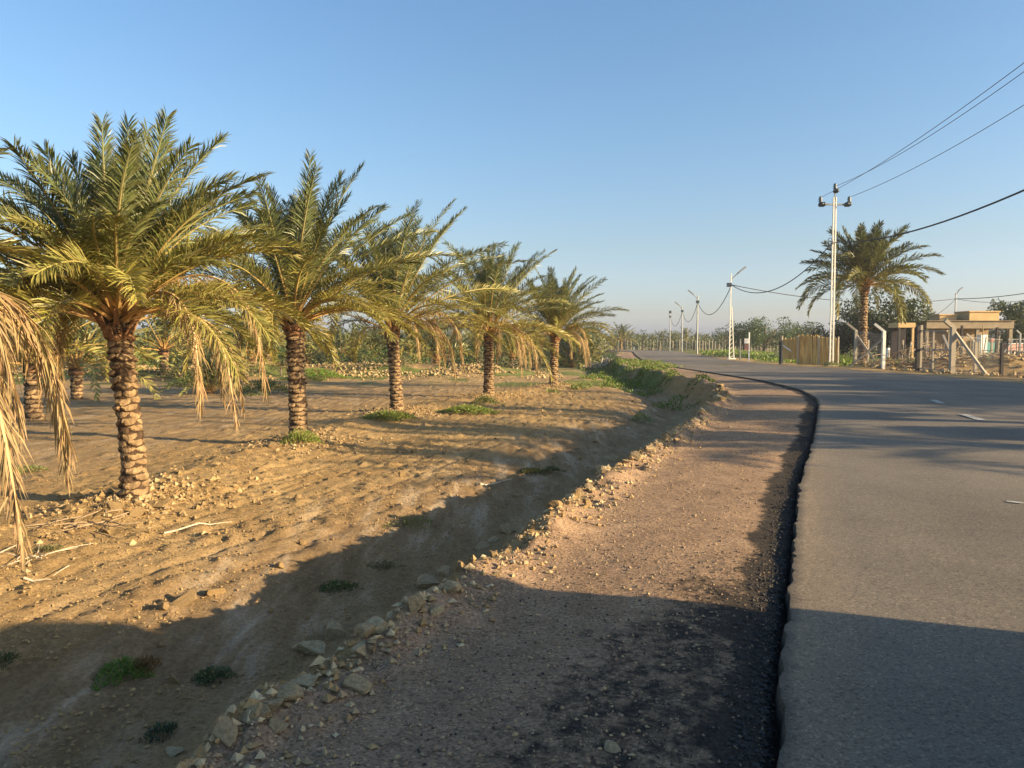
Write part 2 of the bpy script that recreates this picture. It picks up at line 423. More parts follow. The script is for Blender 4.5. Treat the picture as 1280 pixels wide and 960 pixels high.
    hh = n.new('ShaderNodeMath'); hh.operation = 'ADD'; l.new(noise(14, 8, .75), hh.inputs[0]); l.new(mul(noise(60, 4, .7), .6), hh.inputs[1])
    l.new(hh.outputs[0], bp.inputs['Height']); l.new(bp.outputs[0], b.inputs['Normal'])
    return m
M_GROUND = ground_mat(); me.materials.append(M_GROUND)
gob = link(bpy.data.objects.new('ground', me)); tag(gob, kind='structure')

# ------------------------------------------------------------------ road
def asphalt():
    m = bpy.data.materials.new('asphalt'); m.use_nodes = True
    n, l = nodes_of(m); b = n['Principled BSDF']
    tc = n.new('ShaderNodeTexCoord')
    def noise(s, d, r):
        t = n.new('ShaderNodeTexNoise'); t.inputs['Scale'].default_value = s; t.inputs['Detail'].default_value = d; t.inputs['Roughness'].default_value = r
        l.new(tc.outputs['Object'], t.inputs['Vector']); return t.outputs['Fac']
    def ramp(f, *st):
        r = n.new('ShaderNodeValToRGB'); e = r.color_ramp.elements
        while len(e) < len(st): e.new(.5)
        for k, (p, c) in enumerate(st): e[k].position = p; e[k].color = (*c, 1)
        l.new(f, r.inputs[0]); return r.outputs[0]
    def mixm(a, c, f=1.0):
        x = n.new('ShaderNodeMix'); x.data_type = 'RGBA'; x.blend_type = 'MULTIPLY'; x.inputs[0].default_value = f
        l.new(a, x.inputs[6]); l.new(c, x.inputs[7]); return x.outputs[2]
    base = ramp(noise(.55, 7, .6), (.3, (.125, .104, .078)), (.7, (.19, .158, .119)))
    g = ramp(noise(90, 3, .8), (.33, (.6, .59, .58)), (.5, (.98, .97, .96)), (.68, (1.45, 1.42, 1.36)))
    mp = n.new('ShaderNodeTexVoronoi'); mp.inputs['Scale'].default_value = 70; l.new(tc.outputs['Object'], mp.inputs['Vector'])
    sc = n.new('ShaderNodeSeparateColor'); l.new(mp.outputs['Color'], sc.inputs[0])
    chips = ramp(sc.outputs[0], (0, (.5, .5, .5)), (.25, (.9, .9, .9)), (.85, (1.05, 1.05, 1.02)), (.97, (1.5, 1.46, 1.36)))
    c = mixm(mixm(base, g), chips, .8)
    # worn, dusty edge and a sealed darker band come from an attribute across the road
    at = n.new('ShaderNodeAttribute'); at.attribute_name = 'tint'
    c = mixm(c, at.outputs['Color'])
    l.new(c, b.inputs['Base Color'])
    b.inputs['Roughness'].default_value = .82; b.inputs['Specular IOR Level'].default_value = .3
    bp = n.new('ShaderNodeBump'); bp.inputs['Strength'].default_value = .5; bp.inputs['Distance'].default_value = .008
    l.new(noise(110, 3, .8), bp.inputs['Height']); l.new(bp.outputs[0], b.inputs['Normal'])
    return m
M_ASPH = asphalt()
ry = [-30.]; st = .08
while ry[-1] < 262:
    y = ry[-1]; ry.append(y + (.5 if y < 1 else .07 if y < 14 else min(.07 * 1.02 ** ((y - 14) * 3), 1.5)))
ry = np.array(ry); cols = np.array([0, .003, .012, .03] + list(np.linspace(.06, .94, 34)) + [.97, .985, .997, 1.])
V = []; T = []
for y in ry:
    jl = .05 * (float(fbm(y * 3.1, 1.5, 4, 201)) - .5) + .08 * (float(fbm(y * 12, 4.5, 3, 207)) - .5); jr = .25 * (float(fbm(y * .9, 8.5, 4, 202)) - .5)
    a = float(XL(y)) - jl * (1 if y < 40 else .3); c = float(XR(y)) + jr
    for k, f in enumerate(cols):
        x = a + (c - a) * f
        z = -.14 if k in (0, len(cols) - 1) else .0 + .012 * (float(vn(x * .7, y * .7, 210)) - .5) * (3 < k < 36)
        V.append((x, y, z))
        e = (x - a)
        d = 1 + .22 * (float(vn(x * .35, y * .22, 220)) - .5) + .14 * (float(vn(x * 1.9, y * .35, 221)) - .5)
        for wc in (.17, .36, .64, .83): d -= .07 * math.exp(-((f - wc) / .035) ** 2)          # polished wheel paths
        g = max(0, 1 - e / .45) * (.5 + float(vn(x * 3, y * 1.2, 222))) if e < .45 else 0
        if k in (0, len(cols) - 1): d, g = .22, 0                                            # black bitumen on the broken side
        if k in (1, len(cols) - 2): d, g = .55, 0
        T.append((d + .42 * g, d + .30 * g, d + .14 * g))                                     # sand drifted onto the edge
V = np.array(V); nc = len(cols)
idx = np.arange(len(V)).reshape(len(ry), nc)
Q = np.stack([idx[:-1, :-1], idx[:-1, 1:], idx[1:, 1:], idx[1:, :-1]], -1).reshape(-1, 4)
me = mesh_np('road', V, Q, mats=[M_ASPH], tint=np.array(T), smooth=False)
tag(link(bpy.data.objects.new('road', me)), kind='structure')

M_PAINT = mat('worn road paint', (.52, .50, .44), .8, .3, 14, .3, col2=(.20, .185, .16), detail=8)
def strip(a, b, w, mb, z=.012):
    a = np.array(a, float); b = np.array(b, float); d = b - a; L = np.linalg.norm(d); d /= L; nrm = np.array([-d[1], d[0]])
    n = 12; P = []
    for i in range(n + 1):
        c = a + d * L * i / n; j = w / 2 * (1 + .12 * (random.random() - .5))
        for sgn in (1, -1): P.append((*(c + nrm * j * sgn), z))
    mb.add(P, [(2 * i, 2 * i + 2, 2 * i + 3, 2 * i + 1)[::-1] for i in range(n)])
random.seed(3)
mb = MB()
for (p0, p1) in [((1203, 526), (1228, 534.5)), ((1166, 506.5), (1177, 511.5))]:
    (x0, y0), (x1, y1) = hit(*p0), hit(*p1)
    strip((x0, y0), (x1, y1), .17, mb)
strip(hit(1258, 645.5), hit(1279, 647.5), .07, mb)
x0, y0 = hit(1228, 534.5)
mb.build('road_marking', M_PAINT)['kind'] = 'structure'

# ------------------------------------------------------------------ palms
def unit(a): return a / np.maximum(np.linalg.norm(a, axis=-1, keepdims=True), 1e-9)
def frond(rng, L, e0, e1, az, origin, pairs, ll, col, colr, wind=0., curl=0., droop=.25, v0=30, hw=.013, dead=False, petiole=.14, bendpow=1.6, asp=(75, 28), pw=.028):
    n = 22; s = np.linspace(0, 1, n)
    if dead: th = R(e0) + (R(e1) - R(e0)) * sst(.06, .82, s)
    else: th = R(e0) + (R(e1) - R(e0)) * s ** bendpow
    azs = az + curl * s ** 2
    T = np.c_[np.sin(th) * np.cos(azs), np.sin(th) * np.sin(azs), np.cos(th)]
    T[:, 0] += wind * s ** 1.3
    T = unit(T); P = np.zeros((n, 3)); P[1:] = np.cumsum((T[1:] + T[:-1]) / 2, 0) * L / (n - 1); P += origin
    S = unit(np.c_[-np.sin(azs), np.cos(azs), 0 * s]); S = unit(S - T * (S * T).sum(1, keepdims=True)); N = np.cross(T, S)
    tw = curl * 1.2 * s + rng.normal(0, .25); S, N = S * np.cos(tw)[:, None] + N * np.sin(tw)[:, None], N * np.cos(tw)[:, None] - S * np.sin(tw)[:, None]
    # stalk: four sided, broad at the foot
    Vs = []; r = pw * (1 - s) ** .8 * (1 + 1.2 * np.exp(-s / .05)) + .004
    for sx, sy in ((1, 0), (0, .6), (-1, 0), (0, -.6)): Vs.append(P + S * (r * sx)[:, None] + N * (r * sy)[:, None])
    Vs = np.stack(Vs, 1).reshape(-1, 3)
    qi = []
    for i in range(n - 1):
        for k in range(4): qi.append((i * 4 + k, i * 4 + (k + 1) % 4, i * 4 + 4 + (k + 1) % 4, i * 4 + 4 + k))
    qi = np.array(qi); rc = np.repeat(np.outer(1 - s, colr[0]) + np.outer(s, colr[1]), 4, 0)
    # leaflets
    m = pairs * 2; t = np.repeat(np.linspace(petiole, .995, pairs), 2) + rng.normal(0, .004, m); t = np.clip(t, 0, 1)
    sg = np.tile([1, -1], pairs); f = t * (n - 1); i0 = np.minimum(f.astype(int), n - 2); fr = (f - i0)[:, None]
    ip = lambda A: A[i0] * (1 - fr) + A[i0 + 1] * fr
    B = ip(P); TT = unit(ip(T)); SS = unit(ip(S)); NN = unit(ip(N))
    a = R(asp[0]) + (R(asp[1]) - R(asp[0])) * t + rng.normal(0, R(6), m)
    vv = R(v0) * (1 - .5 * t) + rng.normal(0, R(16), m)
    D = TT * np.cos(a)[:, None] + (SS * (sg * np.cos(vv))[:, None] + NN * np.sin(vv)[:, None]) * np.sin(a)[:, None]
    g = np.zeros((m, 3)); g[:, 2] = -1
    if dead: D = unit(D * .75 + g * droop * 1.1 + rng.normal(0, .13, (m, 3)))
    lp = np.clip((t - petiole) / .22, 0, 1) ** .7 * (1 - .70 * np.clip((t - .5) / .5, 0, 1) ** 1.2)
    l = ll * (.22 + .78 * lp) * rng.uniform(.82, 1.1, m)
    if dead: l = l * np.where(rng.random(m) < .22, rng.uniform(.1, .5, m), 1)
    M1 = B + D * (l * .55)[:, None]; D2 = unit(D + g * (droop * rng.uniform(.5, 1.5, m))[:, None] + rng.normal(0, .05, (m, 3)))
    E = M1 + D2 * (l * .45)[:, None]
    W = unit(TT - D * (TT * D).sum(1, keepdims=True)); W = unit(W + np.cross(D, W) * rng.normal(0, .8, (m, 1)))
    h = hw * rng.uniform(.8, 1.2, m)[:, None]
    LV = np.stack([B + W * h * .45, B - W * h * .45, M1 - W * h, M1 + W * h, E], 1).reshape(-1, 3)
    k = np.arange(m)[:, None] * 5
    lq = k + np.array([[0, 1, 2, 3]]); lt = k + np.array([[3, 2, 4]])
    cc = np.array(col)[None, :] * rng.uniform(.75, 1.25, (m, 1)) * (1 + rng.normal(0, .05, (m, 3)))
    cc = np.repeat(cc, 5, 0).reshape(m, 5, 3)
    cc[:, 4] = cc[:, 4] * .75 + np.array([.30, .22, .10]) * .25
    return Vs, qi, rc, LV, lq, lt, np.clip(cc.reshape(-1, 3), 0, 1)
def join_fronds(name, parts, leafmat):
    V = []; Qd = []; Tr = []; C = []; mq = []; b = 0; nt = 0
    for Vs, qi, rc, LV, lq, lt, cc in parts:
        V += [Vs, LV]; Qd += [qi + b, lq + b + len(Vs)]; Tr.append(lt + b + len(Vs)); C += [rc, cc]
        mq += [np.ones(len(qi), int), np.zeros(len(lq), int)]; b += len(Vs) + len(LV)
    return mesh_np(name, np.concatenate(V), np.concatenate(Qd), np.concatenate(Tr), [leafmat, M_RACHIS], np.concatenate(mq), None, np.clip(np.concatenate(C), 0, 1))

G_YOUNG = np.array([.075, .105, .055]); G_MID = np.array([.195, .19, .045]); G_OLD = np.array([.30, .245, .055])
DRY = np.array([.36, .25, .12]); DRY2 = np.array([.22, .15, .09])
def crown_mesh(seed, L=2.7, nf=60, pairs=120, ll=.42, wind=.18, lo=100, hw=.009, top=.0, dark=1.0, r0=.10, asym=None, pw=.026, yellow=1.0, bend=(56, 80), v0=26):
    rng = np.random.default_rng(seed); parts = []
    ga = 2.399963
    for i in range(nf):
        f = i / (nf - 1)                      # 0 youngest, 1 oldest
        az = i * ga + rng.normal(0, .15)
        e0 = 2 + (lo - 38) * f ** 1.2 + rng.normal(0, 5)
        b = bend[0] * (.08 + 1.08 * f) + rng.normal(0, 8)
        if f > .8: b += (bend[1] - bend[0]) * .6
        Lf = L * (.58 + .44 * math.sin(min(1, f * 1.6 + .25) * math.pi / 2) + .12 * f) * rng.uniform(.84, 1.1)
        if asym: Lf *= 1 + asym * math.cos(az)
        c = G_YOUNG * (1 - f) + G_MID * f
        if f > .55: k = (f - .55) / .45 * rng.uniform(.4, 1.1) * yellow; c = c * (1 - k) + G_OLD * k
        c = c * dark * rng.uniform(.85, 1.15)
        rr = r0 * (.3 + .8 * f)
        org = np.array([math.cos(az) * rr, math.sin(az) * rr, .24 * (1 - f) + top])
        rc = (np.array([.38, .22, .08]) * (.8 + .3 * f), c * 1.4 + .02)
        parts.append(frond(rng, Lf, e0, e0 + b, az, org, pairs, ll, c, rc, wind=wind * (.1 + 1.2 * f), droop=.28, curl=rng.normal(0, .35), hw=hw, v0=v0 + 12 * (1 - f), pw=pw, petiole=.12 + .06 * f))
    return join_fronds('crown', parts, M_FROND)
def dead_frond_mesh(seed, L=2.2, e0=65, pairs=125, ll=.46, col=None, e1=172):
    rng = np.random.default_rng(seed)
    c = DRY if col is None else col
    p = frond(rng, L, e0, e1, 0, np.array([.12, 0, 0]), pairs, ll, c, (np.array([.55, .36, .16]), np.array([.42, .29, .14])), curl=rng.normal(0, .4), dead=True, droop=.5, v0=5, hw=.0062, asp=(58, 20), petiole=.2, pw=.024)
    return join_fronds('dry_frond', [p], M_DRY)
def trunk_mesh(seed, h, r0=.21, r1=.17, per=4, step=.086, lean=(0, 0), bulge=1.35, name='trunk', scale_out=.036, flare=.045):
    rng = np.random.default_rng(seed); mb = MB()
    nseg = 30; n = 22
    cx = lambda z: np.array([lean[0] * (z / h) ** 1.4, lean[1] * (z / h) ** 1.4, z])
    def rad(z):
        f = z / h; r = r0 + (r1 - r0) * min(1, f * 1.5)
        if f > .86: r *= 1 + (bulge - 1) * math.sin((f - .86) / .14 * math.pi / 2)
        return r + flare * math.exp(-z / .18)
    V = []
    for i in range(nseg + 1):
        z = h * i / nseg
        for k in range(n):
            a = 2 * math.pi * k / n; r = rad(z) * (.86 + .06 * rng.random())
            V.append(cx(z) + np.array([math.cos(a) * r, math.sin(a) * r, -.25 if i == 0 else 0]))
    F = [(i * n + k, i * n + (k + 1) % n, (i + 1) * n + (k + 1) % n, (i + 1) * n + k) for i in range(nseg) for k in range(n)]
    F.append(tuple(nseg * n + k for k in range(n)))
    mb.add(V, F, 0)
    z = .03; row = 0
    while z < h - .02:
        f = z / h; fib = f > .90
        for k in range(per):
            a = 2 * math.pi * (k + .5 * (row % 2)) / per + rng.normal(0, .05) + row * .11
            w = 2 * math.pi / per * .52 * rng.uniform(.85, 1.08); zc = z + rng.normal(0, .010)
            hh = step * rng.uniform(1.15, 1.4); out = scale_out * rng.uniform(.35, 1.5)
            if rng.random() < .2: out *= .3
            r = rad(zc)
            def pt(aa, zz, rr): return cx(min(max(zz, 0), h)) + np.array([math.cos(aa) * rr, math.sin(aa) * rr, 0])
            # wedge: narrow foot close to the trunk, wide lip standing proud, cut top going back in
            nj = 7; lip = step * rng.uniform(.20, .38); P = []; tl = rng.normal(0, .10)
            for j in range(nj):
                u = 2 * j / (nj - 1) - 1; e = max(0, 1 - u * u) ** .7; aa = a + u * w; sag = -step * .38 * (1 - u * u) + tl * step * u + rng.normal(0, .003)
                o_ = out * e * rng.uniform(.8, 1.15)
                P += [pt(aa, zc + sag - hh * .5, r * .88), pt(aa, zc + sag - lip * (.4 + .6 * e), r * .90 + o_ * .8), pt(aa, zc + sag, r * .91 + o_), pt(aa, zc + sag + hh * .45, r * .87)]
            q = lambda k0: [(j * 4 + k0, j * 4 + 4 + k0, j * 4 + 5 + k0, j * 4 + 1 + k0) for j in range(nj - 1)]
            m2 = 2 if fib else 1
            mb.add(P, q(0), 2 if fib else 0); mb.add(P, q(1) + q(2), m2 if rng.random() < .93 else 0)
        z += step * rng.uniform(.95, 1.05) * (1 if f < .9 else 1.2); row += 1
    o = mb.build(name, [M_BARK, M_CUT, M_FIBRE]); return o
def bare_stubs(parent, h, seed, r=.20, n=16):
    rng = np.random.default_rng(seed); mb = MB()
    for i in range(n):
        a = i * 2.4; z = h - .26 + .2 * rng.random(); L = rng.uniform(.12, .3)
        d = Vector((math.cos(a), math.sin(a), rng.uniform(.8, 2.0))).normalized()
        p = Vector((math.cos(a) * r * .85, math.sin(a) * r * .85, z))
        mb.bar(p, p + d * L, .065, .03, 0, w2=.035)
    return mb.build('frond_stubs', M_FIBRE, parent)

dead_vars = [dead_frond_mesh(900 + i, L=2.35 + .16 * (i % 5), e0=45 + 9 * (i % 4), col=(DRY if i % 3 else DRY * .6 + DRY2 * .4)) for i in range(8)]
def palm(name, x, y, h, crown, seed, label, group, dead=(), tr=None, lean=(0, 0), rz=0, z=None, trunk_kw={}):
    z = Hs(x, y) if z is None else z
    root = empty(name, (x, y, z - .03), rz, label, 'palm tree', group)
    t = trunk_mesh(seed, h, lean=lean, **trunk_kw); t.parent = root
    if not tr: bare_stubs(root, h, seed).location = (lean[0], lean[1], 0)
    c = bpy.data.objects.new('crown', crown); link(c, root); c.location = (lean[0], lean[1], h - .05)
    for (az, scale, var, dz) in dead:
        d = bpy.data.objects.new('dry_frond', dead_vars[var % 8]); link(d, root)
        d.location = (lean[0], lean[1], h - .08 + dz); d.rotation_euler = (0, 0, R(az)); d.scale = (scale,) * 3
    return root
rng = random.Random(11)
GP = 'date palms in the roadside row'
P1 = palm('date_palm', *PALMS[1], 2.22, crown_mesh(1, L=1.93, nf=96, pairs=140, ll=.39, wind=.10, asym=.12, lo=108, hw=.0078), 31,
     'largest date palm at left with tall fanned fronds and dry fronds reaching the sand', GP,
     dead=[(2, .97, 4, .05), (-12, .85, 3, .02), (-30, 1.0, 1, 0), (-132, 1.12, 3, 0), (-152, 1.1, 4, 0), (-172, 1.0, 0, .03), (150, 1.0, 5, 0), (120, 1., 1, 0), (60, .9, 2, 0), (178, .85, 6, 0), (35, .8, 3, 0)], lean=(-.17, 0), trunk_kw=dict(r0=.150, r1=.140))
P2 = palm('date_palm', *PALMS[2], 2.3, crown_mesh(2, L=2.6, nf=76, wind=.26, asym=.1, lo=112, yellow=1.2), 32,
     'second date palm of the row, weeds at its foot and no dry fronds hanging', GP, dead=[(100, .9, 2, 0), (160, .8, 3, 0)], lean=(-.06, 0), trunk_kw=dict(r0=.185, r1=.17))
P3 = palm('date_palm', *PALMS[3], 2.3, crown_mesh(3, L=3.25, nf=72, wind=.24, asym=.14, lo=108), 33,
     'middle date palm of the row with dry fronds hanging on its right side only', GP,
     dead=[(0, 1.0, 0, 0), (-22, .95, 1, 0), (20, 1.1, 4, 0), (-40, .8, 5, 0), (8, .85, 2, 0), (-8, 1.05, 7, .05)], lean=(-.12, 0), trunk_kw=dict(r0=.18, r1=.17))
P4 = palm('date_palm', *PALMS[4], 2.3, crown_mesh(4, L=3.15, nf=74, wind=.2, lo=118, yellow=1.2), 34,
     'fourth date palm of the row, dark trunk wrapped by a skirt of brown fronds', GP,
     dead=[(a, .85 + .05 * (i % 4), i, 0) for i, a in enumerate((10, 40, -25, -50, -70, -100, 75, -5, 25, 180, -38, -15, 52, 0))], trunk_kw=dict(r0=.19, r1=.18))
P5 = palm('date_palm', *PALMS[5], 2.2, crown_mesh(5, L=2.85, nf=66, wind=.15, lo=108, yellow=.7), 35,
     'last date palm of the row beside the pile of cut stalks', GP,
     dead=[(a, .85 + .05 * (i % 4), i + 3, 0) for i, a in enumerate((0, -30, -60, -120, -160, 30, 170, -45, 15))], lean=(.08, 0), trunk_kw=dict(r0=.19, r1=.18))
P0 = palm('date_palm', *PALMS[0], 2.15, crown_mesh(6, L=1.7, nf=50, wind=.12), 36,
     'date palm cut off by the left edge with straw fronds hanging into view', GP,
     dead=[(a, 1.12 + .08 * (i % 3), i, 0) for i, a in enumerate((14, 40, 60, -8, 85, 120))])

# palms across the road, out of view, whose shadows stripe the asphalt
far_palms_right = [(15.5, 8.2, 2.6), (22.0, 10.0, 4.6), (24.5, 14.2, 3.6), (29.0, 13.5, 5.2), (30.0, 18.8, 4.4), (36, 20.5, 5.6), (38, 25.5, 5.0), (33.0, 23.6, 3.0), (44, 27, 6)]
crA = crown_mesh(8, L=2.9, nf=40, pairs=40, hw=.02)
base_r = None
for i, (x, y, h) in enumerate(far_palms_right):
    if base_r is None:
        base_r = palm('date_palm', x, y, 3.4, crA, 41, 'date palm across the road outside the right edge of the view', 'date palms across the road')
        o = base_r
    else:
        o = copy_tree(base_r)
    o['label'] = 'date palm across the road outside the right edge of the view'; o.location = (x, y, Hs(x, y) + (h - 3.4) - .03) if h < 3.4 else (x, y, Hs(x, y) - .03)
    o.rotation_euler.z = i * 1.3
    k = max(1, h / 3.4); o.scale = (1.15, 1.15, k)

# leafy trees across the road, out of view, that shade the asphalt
def shade_tree(x0, y0, hc, r, seed, label):
    k = hc * 3.49
    return label, x0 + .946 * k, y0 - .325 * k, hc, r, seed
SHADE = [shade_tree(9, 12.6, 3.6, 1.35, 1, 'round leafy tree nearest across the road outside the view'), shade_tree(13, 21, 4.4, 1.7, 2, 'second leafy tree across the road outside the view'),
         shade_tree(14, 24.5, 4.6, 2.2, 3, 'third leafy tree across the road outside the view'), shade_tree(15, 28.5, 5.0, 2.6, 4, 'fourth leafy tree across the road outside the view'), shade_tree(4.5, 17.0, 5.2, .9, 5, 'slim leafy tree across the road outside the view'),
         shade_tree(13.5, 10.8, 2.2, .8, 6, 'small leafy tree across the road outside the view')]

# tall palm behind the power pole
bx, by = (1078 - 640) / F_PX * 56, 56
big = palm('tall_date_palm', bx, by, 5.9, crown_mesh(7, L=4.4, nf=66, pairs=90, ll=.85, wind=.03, lo=124, hw=.026, dark=.80, r0=.16, pw=.04, yellow=.35, bend=(66, 95)), 37,
     'tall single date palm with a full round crown behind the white power pole', None,
     trunk_kw=dict(r0=.32, r1=.27, per=5, step=.19, scale_out=.06, bulge=1.6))

# distant palms
def lod_palm(seed, h):
    cr = crown_mesh(seed, L=2.9, nf=34, pairs=20, ll=.5, hw=.035, pw=.035, dark=.95, yellow=.6, lo=112)
    return cr
lods = [lod_palm(60 + i, 2) for i in range(4)]
protos = []
for i in range(4):
    t = trunk_mesh(70 + i, 1.6, r0=.22, r1=.2, per=4, step=.12)
    protos.append((lods[i], t.data)); bpy.data.objects.remove(t)
rs = np.random.default_rng(5)
def far_palm(x, y, s, label, group, th=1.6, sink=0.):
    i = int(rs.integers(4)); z = Hs(x, y) - sink
    root = empty('date_palm', (x, y, z), rs.uniform(0, 6.3), label, 'palm tree', group)
    root.scale = (s, s, s)
    t = link(bpy.data.objects.new('trunk', protos[i][1]), root); c = link(bpy.data.objects.new('crown', protos[i][0]), root)
    c.location = (0, 0, 1.55); t.scale = (1, 1, 1)
    return root
# second row seen between the trunks (label, px, Y, scale)
mids = [('young date palm low behind the largest palm, between its dry fronds', 262, 30, .62, .9), ('bushy green palm behind the gap right of the largest palm', 305, 38, 1.0, .6),
        ('dark palm crown behind the far left palm', 40, 20, 1.0, .1), ('pale palm standing behind the first trunk at left', 95, 27, 1.0, .5),
        ('short palm behind the second trunk on its left', 335, 46, 1.1, .6), ('palm behind the right side of the second crown', 205, 42, 1.15, .5),
        ('green palm behind the middle trunk on its right', 545, 50, .95, .8), ('green palm behind the fourth trunk of the row', 640, 60, 1.0, .7),
        ('low palm behind the last palm of the row', 712, 66, 1.0, .6)]
for lb, px, Y, s, sk in mids:
    far_palm((px - 640) / F_PX * Y, Y, s, lb, 'palms of the second row', sink=sk)
for i in range(54):
    px = -40 + 800 * (i + rs.uniform(-.4, .4)) / 54; Y = rs.uniform(95, 190)
    far_palm((px - 640) / F_PX * Y, Y, rs.uniform(.8, 1.25), 'small distant date palm in the grove beyond the field', 'distant palms beyond the field', sink=rs.uniform(.2, .7))
for i in range(26):
    px = 745 + 300 * (i + rs.uniform(-.4, .4)) / 26; Y = rs.uniform(185, 235)
    far_palm((px - 640) / F_PX * Y, Y, rs.uniform(.9, 1.3), 'small distant date palm beyond the end of the road', 'distant palms beyond the road', sink=.1)
far_palm((776 - 640) / F_PX * 150, 150, 1.25, 'single darker palm where the road disappears', 'distant palms beyond the road', sink=0)

# ------------------------------------------------------------------ broad-leaved trees
def leaf_cloud(rng, centres, radii, per, size, col, jit=.25):
    V = []; C = []
    for c, r in zip(centres, radii):
        n = int(per * r * r); d = unit(rng.normal(0, 1, (n, 3))); rr = r * rng.uniform(.35, 1.0, (n, 1)) ** .6
        p = c + d * rr * np.array([1, 1, .8])
        a = unit(rng.normal(0, 1, (n, 3))); b_ = unit(np.cross(a, rng.normal(0, 1, (n, 3))))
        sz = size * rng.uniform(.6, 1.4, (n, 1))
        V.append(np.stack([p - a * sz, p + b_ * sz * .45, p + a * sz, p - b_ * sz * .45], 1).reshape(-1, 3))
        cc = np.array(col) * rng.uniform(1 - jit, 1 + jit, (n, 1)) * rng.uniform(.85, 1.15)
        C.append(np.repeat(cc, 4, 0))
    V = np.concatenate(V); C = np.concatenate(C); Qd = np.arange(len(V)).reshape(-1, 4)
    return V, Qd, np.clip(C, 0, 1)
def tree(x, y, h, r, seed, label, col=(.06, .09, .03), group=None, squash=1., leaf=.16, per=130, name='broadleaf_tree', nclump=26, low=.25, cat='tree'):
    rng = np.random.default_rng(seed); z = Hs(x, y)
    root = empty(name, (x, y, z - .05), 0, label, cat, group)
    cen = []; rad = []
    for i in range(nclump):
        d = unit(rng.normal(0, 1, 3)); k = rng.uniform(.3, .95)
        cen.append(np.array([d[0] * r * k, d[1] * r * k, h * (low + (1 - low) / 2) + d[2] * h * (1 - low) / 2 * k * squash])); rad.append(r * rng.uniform(.22, .42))
    V, Qd, C = leaf_cloud(rng, cen, rad, per, leaf, col)
    me = mesh_np('crown', V, Qd, mats=[M_LEAF], tint=C); link(bpy.data.objects.new('crown', me), root)
    mb = MB()
    mb.tube([(0, 0, -.1), (.05, .02, h * .3), (.1, 0, h * .7)], [r * .07, r * .05, r * .02], 8)
    for c in cen[::3]:
        mb.tube([(0.03, 0, h * .2 + .02), (c[0] * .5, c[1] * .5, (h * .25 + c[2]) / 2), tuple(c)], [r * .03, r * .02, r * .008], 5)
    mb.build('trunk', M_TREEBARK, root); return root
def PX(px, Y): return (px - 640) / F_PX * Y
tree(PX(1100, 76), 76, 6.4, 4.4, 1, 'dense dark tree right behind the tall palm trunk', (.06, .075, .03), low=.1)
tree(PX(1052, 80), 80, 4.9, 3.0, 2, 'dark bushy tree left of the tall palm trunk', (.05, .06, .028), low=.05)
tree(PX(1075, 84), 84, 5.4, 2.8, 12, 'dark tree filling the gap behind the tall palm trunk', (.05, .065, .03), low=.05)
tree(PX(1126, 82), 82, 5.2, 2.8, 3, 'olive green tree behind the small yellow canopy', (.075, .085, .035), low=.1)
tree(PX(1160, 118), 118, 7.3, 2.0, 4, 'slim upright tree left of the low building roof', (.07, .085, .045), low=.25)
tree(PX(1178, 125), 125, 5.4, 1.8, 5, 'small tree behind the left roof room', (.07, .085, .045), low=.2)
tree(PX(1138, 112), 112, 6.0, 2.6, 6, 'tree with thin crown between tall palm and slim tree', (.075, .09, .045), low=.2, per=80)
tree(PX(1256, 88), 88, 7.2, 2.4, 7, 'tall tree with ragged crown right of the low building', (.065, .085, .04), low=.25)
tree(PX(1280, 82), 82, 7.0, 3.2, 8, 'big tree cut by the right edge of the view', (.055, .075, .035), low=.1)
tree(PX(1275, 100), 100, 5.0, 3.0, 9, 'dark bush low behind the parked pink trailer', (.05, .07, .03), low=.0)
tree(PX(955, 135), 135, 7.0, 5.0, 10, 'broad rounded tree beyond the road between lamp post and reed screen', (.06, .095, .03), low=0, per=80)
tree(PX(925, 140), 140, 5.6, 4.8, 11, 'low spreading tree just right of the nearest lamp post', (.05, .085, .028), low=0, per=70)
tree(PX(993, 140), 140, 5.6, 5.0, 13, 'low spreading tree behind the left end of the reed screen', (.06, .09, .03), low=0, per=70)
tree(PX(1028, 120), 120, 4.6, 4.2, 14, 'low dark tree behind the middle of the reed screen', (.05, .06, .03), low=0, per=70)
tree(PX(1225, 130), 130, 5.0, 3.2, 15, 'distant tree between the two roof rooms', (.07, .08, .045), low=0, per=60)
for i, (lb, x, y, hc, r, sd) in enumerate(SHADE):
    tree(x, y, hc + r * .9, r, 700 + sd, lb, (.07, .09, .035), low=max(.1, (hc - r) / (hc + r)), per=1100, leaf=.10, nclump=34, group='leafy trees across the road')
for i in range(52):
    px = -40 + 800 * (i + rs.uniform(-.45, .45)) / 52; Y = rs.uniform(58, 92)
    far_palm(PX(px, Y), Y, rs.uniform(.85, 1.1), 'low bushy date palm in the green belt behind the rubble bank', 'date palms behind the rubble bank', sink=rs.uniform(.7, 1.3))
for i in range(40):
    px = -40 + 810 * (i + rs.uniform(-.45, .45)) / 40; Y = rs.uniform(54, 80)
    tree(PX(px, Y), Y, rs.uniform(1.1, 2.3), rs.uniform(1.3, 2.8), 800 + i, 'low green shrub in the belt behind the rubble bank', [(.08, .13, .03), (.12, .16, .035), (.06, .10, .028)][i % 3], 'shrubs behind the rubble bank', low=0, per=75, leaf=.09, nclump=16, name='shrub', cat='shrub')
for i in range(26):
    px = 770 + 280 * (i + rs.uniform(-.45, .45)) / 26; Y = rs.uniform(165, 180)
    tree(PX(px, Y), Y, rs.uniform(2.6, 4.0), rs.uniform(2.6, 4.2), 860 + i, 'dark green shrub behind the far post fence', [(.06, .08, .03), (.09, .11, .035)][i % 2], 'shrubs behind the far fence', low=0, per=18, leaf=.2, nclump=14, name='shrub', cat='shrub')
